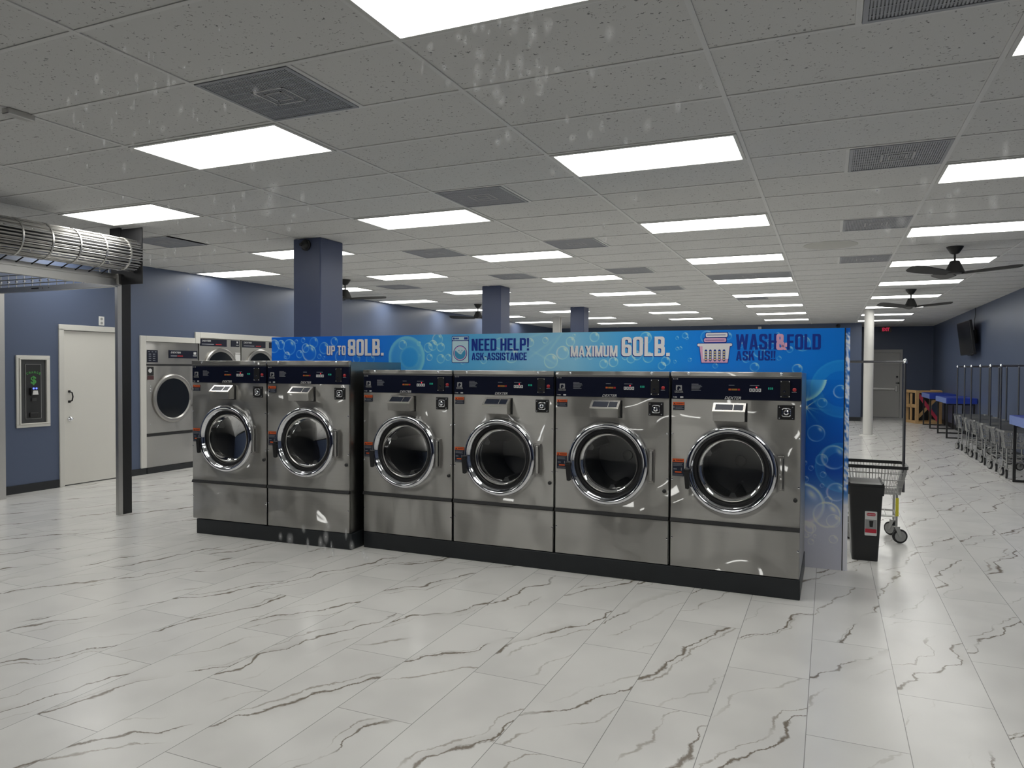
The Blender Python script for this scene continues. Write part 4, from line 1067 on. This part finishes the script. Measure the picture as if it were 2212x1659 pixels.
# ------------------------------------------------------------ bin
t = thing('trash_bin', 'tall black plastic trash bin with a swing lid beside the sign panel', 'trash bin', (4.452, 4.49, 0), .02)
def taper(mb, a0, b0, a1, b1, z0, z1, r0=.02, cap=True):
    p0, p1 = rrect(-a0, a0, -b0, b0, r0), rrect(-a1, a1, -b1, b1, r0)
    n = len(p0); vs = [(x, y, z0) for x, y in p0]+[(x, y, z1) for x, y in p1]
    fs = [(i, (i+1) % n, (i+1) % n+n, i+n) for i in range(n)]+[tuple(range(n))[::-1], tuple(range(n, 2*n))]
    return mb.add(vs, fs)
taper(MB(), .094, .155, .122, .185, 0, .56).build('body', BINBLK, t, True)
k = MB(); taper(k, .130, .192, .134, .196, .53, .595); k.build('lid_collar', BINBLK, t, True)
k = MB().prism([(-.132, .595), (.132, .595), (.132, .610), (.125, .632), (.112, .618), (-.112, .618), (-.125, .632), (-.132, .610)], -.19, .19); k.build('lid', BINBLK, t)
MB().prism([(-.19, .60), (.19, .60), (.02, .634)], -.108, .108, 'x').build('swing_flap', pmat('bin_flap', (.045, .045, .046), .35), t)
lb = MB().prism(rrect(-.005, .082, .215, .41, .006), -.1585, -.150).build('label_card', LABELW, t)
lb.rotation_euler = (.0535, 0, 0)
k = MB().prism(rrect(.008, .070, .375, .398, .008), -.160, -.1575); k.build('label_logo', LABELR, lb)
k = MB(); text(k, 'Rubbermaid', .013, .381, .065, .392, -.1606, .01); k.build('logo_lettering', LABELW, lb)
MB().box(-.002, .079, -.1596, -.1575, .270, .345).build('label_photo', LABELG, lb)
MB().prism([(.030, .285), (.052, .285), (.056, .335), (.026, .335)], -.1605, -.1580).build('photo_bin', BLACK, lb)
MB().box(-.002, .079, -.1596, -.1575, .238, .270).build('label_band', LABELR, lb)

# ------------------------------------------------------------ laundry carts
def wheel(parent, x, y, ang, rad=.062, wname='caster'):
    M = Matrix.Translation((x, y, 0)) @ Matrix.Rotation(ang, 4, 'Z')
    w_ = MB().lathe([(rad-.012, -.014), (rad, -.010), (rad, .010), (rad-.012, .014)], 28, 'y', c=(.03, 0, rad), M=M).build(wname, RUBBER, parent, True)
    MB().lathe([(0, -.0165), (rad-.016, -.0165), (rad-.014, 0), (rad-.016, .0165), (0, .0165)], 24, 'y', c=(.03, 0, rad), M=M).build('hub', WHEELG, w_, True)
    f = MB()
    for s in (-.019, .019): f.prism([(-.022, .145), (.022, .145), (.040, rad-.008), (.020, rad-.008)], s-.0015, s+.0015, 'y', M)
    f.box(-.024, .024, -.021, .021, .142, .148, M); f.tube([(M @ Vector((.03, -.022, rad))), (M @ Vector((.03, .022, rad)))], .006, 8)
    f.build('fork', WIRE, w_)
    return w_
def make_cart(label, full=True, rail=BLACK):
    """long axis along x, centred on the origin"""
    t = thing('laundry_cart', label, 'laundry cart', group='laundry carts')
    a, b_, zt, zb_, a2, b2 = .285, .235, .685, .43, .225, .185
    rm = MB()
    rp = [(x, y) for x, y in rrect(-a, a, -b_, b_, .045)]
    n = len(rp)
    for o_, zz0, zz1 in ((0, zt-.028, zt),):
        ou = rp; inn = [(x*(1-.020/a), y*(1-.020/b_)) for x, y in rp]
        vs = [(x, y, zz0) for x, y in ou]+[(x, y, zz1) for x, y in ou]+[(x, y, zz0) for x, y in inn]+[(x, y, zz1) for x, y in inn]
        fs = []
        for i in range(n):
            j = (i+1) % n
            fs += [(i, j, n+j, n+i), (2*n+i, 3*n+i, 3*n+j, 2*n+j), (n+i, n+j, 3*n+j, 3*n+i), (i, 2*n+i, 2*n+j, j)]
        rm.add(vs, fs)
    rm.build('basket_rim', rail, t, True)
    wr = MB()
    nx, ny = (20, 15) if full else (10, 8)
    r = .0022 if full else .003
    for i in range(nx+1):
        u_ = i/nx*2-1
        for s in (-1, 1): wr.tube([(u_*a*.93, s*b_*.97, zt-.01), (u_*a2, s*b2, zb_)], r, 4)
        wr.tube([(u_*a2, -b2, zb_), (u_*a2, b2, zb_)], r, 4)
    for i in range(ny+1):
        u_ = i/ny*2-1
        for s in (-1, 1): wr.tube([(s*a*.97, u_*b_*.93, zt-.01), (s*a2, u_*b2, zb_)], r, 4)
        wr.tube([(-a2, u_*b2, zb_), (a2, u_*b2, zb_)], r, 4)
    for zz in ((.62, .56, .50, .45) if full else (.60, .52, .45)):
        k_ = (zz-zb_)/(zt-zb_); aa, bb = a2+(a-a2)*k_, b2+(b_-b2)*k_
        wr.tube([(aa, bb, zz), (-aa, bb, zz), (-aa, -bb, zz), (aa, -bb, zz)], r*1.25, 5, closed=True)
    wr.build('wire_basket', WIRE, t)
    fr = MB()
    for s in (-1, 1):
        fr.tube([(-.20, s*.16, .15), (-.20, s*.16, .43)], .010, 8).tube([(.20, s*.16, .15), (.20, s*.16, .43)], .010, 8)
        fr.tube([(-.20, s*.16, .235), (.20, s*.16, .235)], .009, 8)
        fr.tube([(s*.20, -.16, .235), (s*.20, .16, .235)], .009, 8).tube([(s*.20, -.16, .43), (s*.20, .16, .43)], .009, 8)
    for i in range(5): fr.tube([(-.12+.06*i, -.16, .24), (-.12+.06*i, .16, .24)], .004, 6)
    fr.build('frame', WIRE, t, True)
    for s in (-1, 1):
        MB().tube([(s*.262, 0, .43), (s*.262, 0, 1.60)], .0125, 10).build('pole', POLEM, t, True)
        MB().lathe([(.018, 1.585), (.018, 1.615), (.010, 1.625), (0, 1.627)], 14, c=(s*.262, 0, 0)).build('pole_cap', CHROME, t, True)
    MB().tube([(-.27, 0, 1.60), (.27, 0, 1.60)], .0115, 10).build('hanging_bar', POLEM, t, True)
    for sx_, sy_, an in ((-1, -1, .5), (-1, 1, .9), (1, -1, .3), (1, 1, 2.4)): wheel(t, sx_*.20, sy_*.16, an if full else an+1.0)
    return t
POLEM = pmat('pole_metal', (.16, .16, .17), .3, 1)
ct = make_cart('wire laundry cart with a black rim standing behind the black trash bin')
ct.location = (4.535, 5.27, 0)
MB().box(.19, .215, -.176, -.170, .24, .40).build('yellow_tag', YELLOW, ct)
c2 = make_cart('-', False, WIRE)
cl = [('farthest wire laundry cart of the row, next to the blue tables', 14.2, .05), ('second wire laundry cart from the far end of the row along the wall', 13.35, -.05),
      ('third wire laundry cart from the far end of the row along the wall', 12.7, .06), ('fourth wire laundry cart from the far end, in the middle of the row', 11.85, -.04),
      ('fifth wire laundry cart from the far end of the row', 11.05, .04), ('wire laundry cart nearest the shop window, partly hidden by the nearest blue table', 10.28, -.03)]
for i, (lab, y, rz) in enumerate(cl):
    loc = (6.70, y, 0)
    if i == 0: c2.location = loc; c2.rotation_euler = (0, 0, rz); c2['label'] = lab
    else: clone(c2, loc, rz, lab)
for o in [ct, c2]: o['group'] = 'laundry carts'

# ------------------------------------------------------------ folding tables
def make_table(label, L=1.75):
    t = thing('folding_table', label, 'table', group='blue folding tables')
    MB().bbox(-.02, .58, 0, L, .785, .915, .012).build('tabletop', TABLEBLUE, t)
    MB().bbox(-.024, -.02, .01, L-.01, .79, .91, .001).build('top_edge', TABLEEDGE, t)
    for y in (.14, L-.14):
        k = MB()
        k.box(0, .035, y-.017, y+.017, 0, .785).box(.52, .555, y-.017, y+.017, 0, .785).box(.035, .52, y-.017, y+.017, 0, .03).box(.035, .52, y-.017, y+.017, .755, .785)
        k.build('leg_frame', BLACK, t)
    return t
tb = make_table('farthest blue-topped folding table, beside the wooden crate'); tb.location = (6.60, 19.70, 0)
clone(tb, (6.60, 16.72, 0), 0, 'blue-topped folding table between the farthest table and the laundry carts')
clone(tb, (6.50, 8.18, 0), 0, 'nearest blue-topped folding table, cut off by the edge of the picture')

# ------------------------------------------------------------ crate
t = thing('wooden_crate', 'open pale wooden crate with a red diagonal slat by the far wall', 'crate', (6.46, 21.75, 0), .28)
f = MB()
Wc, Dc, Hc = .72, .75, .94
for x in (0, Wc-.09):
    for y in (0, Dc-.05): f.bbox(x, x+.09, y, y+.05, 0, Hc, .003)
for z in (0, Hc-.06):
    f.bbox(.09, Wc-.09, 0, .045, z, z+.06, .003).bbox(.09, Wc-.09, Dc-.05, Dc-.005, z, z+.06, .003)
    f.bbox(0, .04, .05, Dc-.05, z, z+.08, .003).bbox(Wc-.04, Wc, .05, Dc-.05, z, z+.08, .003)
f.bbox(0, .035, .05, Dc-.05, .45, .55, .003).bbox(0, .03, .30, .40, .08, Hc-.08, .003)
f.build('frame', WOOD, t)
M = Matrix.Translation((Wc/2, 0, Hc/2))
MB().bbox(-.50, .50, .046, .066, -.045, .045, .003, M @ Matrix.Rotation(math.radians(54), 4, 'Y')).build('red_brace', REDTAPE, t)
MB().bbox(-.40, .40, .068, .086, -.04, .04, .003, M @ Matrix.Rotation(math.radians(-48), 4, 'Y')).build('brace', WOOD, t)
MB().box(.09, Wc-.09, Dc-.075, Dc-.055, .06, Hc-.06).build('back_panel', RUBBER, t)

# ------------------------------------------------------------ far door, exit sign, TV, wall box
d = bpy.data.objects.new('door_2', None); COL.objects.link(d); d.location = (5.42, YA, 0); d['kind'] = 'structure'; d['label'] = 'grey-white rear door with a push bar'
MB().bbox(-.07, 0, -.02, .05, 0, 2.11, .004).bbox(.84, .91, -.02, .05, 0, 2.11, .004).bbox(-.07, .91, -.02, .05, 2.10, 2.20, .004).build('door_frame', GREY_DOOR, d)
MB().box(.004, .836, .015, .05, .01, 2.095).build('door_leaf', GREY_DOOR, d)
MB().bbox(.05, .74, -.05, .015, .90, .965, .006).bbox(.70, .78, -.07, .015, .84, 1.03, .01).build('push_bar', ALU, d)
MB().tube([(.72, -.03, 1.12), (.83, -.03, 1.12)], .012, 8).lathe([(.025, .015), (.025, -.03)], 16, 'y', c=(.80, 0, 1.12)).build('lever_handle', DARKMETAL, d, True)
MB().lathe([(.03, .015), (.03, -.015), (0, -.02)], 16, 'y', c=(.76, 0, 1.32)).build('deadbolt', DARKMETAL, d, True)
t = thing('exit_sign', 'red-lettered EXIT sign above the rear door', 'exit sign', (5.83, YA, 2.86))
MB().bbox(-.16, .16, -.05, 0, -.09, .07, .008).build('housing', EXITG, t)
k = MB(); text(k, 'EXIT', -.10, -.065, .11, .05, -.0512, .05); k.build('lettering', EXITR, t)
t = thing('television', 'black television mounted high on the blue wall above the carts', 'television', (7.19, 17.2, 2.29))
M = Matrix.Rotation(math.radians(-7), 4, 'Y') @ Matrix.Rotation(math.radians(1.5), 4, 'Z')
MB().bbox(-.27, -.215, -.72, .72, -.38, .38, .008, Matrix.Translation((.06, 0, 0)) @ M).build('bezel', BLACK, t)
MB().box(-.272, -.269, -.70, .70, -.355, .365, Matrix.Translation((.06, 0, 0)) @ M).build('screen', TVSCREEN, t)
MB().bbox(-.17, -.0, -.2, .2, -.15, .15, .01).build('wall_bracket', BLACK, t)
MB().bbox(-.24, -.18, -.25, .1, -.40, -.38, .003, Matrix.Translation((.06, 0, 0)) @ M).build('speaker_bar', DARKMETAL, t)
MB().tube([(-.01, -.05, .1), (-.012, .1, .35), (-.008, -.02, .5), (-.01, 0, H-2.29)], .006, 6).build('power_cable', BLACK, t, True)
o = MB().bbox(-.05, .05, -.05, 0, -.06, .06, .006).build('wall_box', LABELW); o.location = (2.15, YB, 2.82)
tag(o, 'small pale box high on the far wall above the sign panel', 'junction box')

# ------------------------------------------------------------ dirt on the shop window
def dust_mat():
    mt = bpy.data.materials.new('window_dust'); mt.use_nodes = True
    nt = mt.node_tree; nt.nodes.clear(); N, L = nt.nodes, nt.links
    uv = N.new('ShaderNodeUVMap'); uv.uv_map = 'UVMap'
    gr = N.new('ShaderNodeTexGradient'); gr.gradient_type = 'SPHERICAL'; L.new(uv.outputs[0], gr.inputs[0])
    a = math_node(nt, 'MULTIPLY', math_node(nt, 'POWER', gr.outputs['Fac'], 1.3), .34)
    t = N.new('ShaderNodeBsdfTransparent'); tr_ = N.new('ShaderNodeBsdfTranslucent'); tr_.inputs[0].default_value = (.8, .8, .8, 1)
    mx = N.new('ShaderNodeMixShader'); o = N.new('ShaderNodeOutputMaterial')
    L.new(a, mx.inputs[0]); L.new(t.outputs[0], mx.inputs[1]); L.new(tr_.outputs[0], mx.inputs[2]); L.new(mx.outputs[0], o.inputs[0])
    return mt
rd = random.Random(11)
vs, fs, uvs = [], [], []
YD = YF-.0556
def speck(x, z, rx, rz):
    n = 14; b0 = len(vs)
    vs.append((x, YD, z)); uvs.append((0, 0))
    for k in range(n):
        a = 2*PI*k/n; vs.append((x+rx*math.cos(a), YD, z+rz*math.sin(a))); uvs.append((math.cos(a), math.sin(a)))
    for k in range(n): fs.append((b0, b0+1+k, b0+1+(k+1) % n))
# splashes and runs: (x, z, spread x, spread z, how many, size)
for (x, z, sx_, sz_, n, r) in ((4.020, 1.582, .020, .014, 46, .0008), (4.050, 1.553, .030, .010, 30, .0007), (4.124, 1.578, .010, .012, 44, .0009),
                              (4.112, 1.586, .012, .010, 16, .0008), (4.193, 1.546, .012, .008, 16, .0008), (4.140, 1.560, .016, .012, 16, .0008),
                              (4.0765, 1.4842, .010, .004, 14, .0008), (4.30, 1.62, .08, .05, 40, .001), (3.86, 1.60, .08, .06, 40, .001)):
    for _ in range(n):
        speck(rd.gauss(x, sx_*.6), rd.gauss(z, sz_*.6), r*rd.uniform(.5, 1.5), r*rd.uniform(.8, 2.6))
for (dx_, dz_, a_, b_) in ((0, 0, .0026, .0019), (-.0014, -.0036, .0030, .0012), (-.0018, -.0052, .0026, .0010)):
    for _ in range(2): speck(4.0647+dx_, 1.5599+dz_, a_, b_)
me = bpy.data.meshes.new('window_dust'); me.from_pydata(vs, [], fs)
uvl = me.uv_layers.new(name='UVMap')
for lp_ in me.loops: uvl.data[lp_.index].uv = uvs[lp_.vertex_index]
me.materials.append(dust_mat())
o = bpy.data.objects.new('window_dust', me); COL.objects.link(o)
tag(o, 'pale dust and dried splashes on the shop window pane', 'dust', kind='stuff')
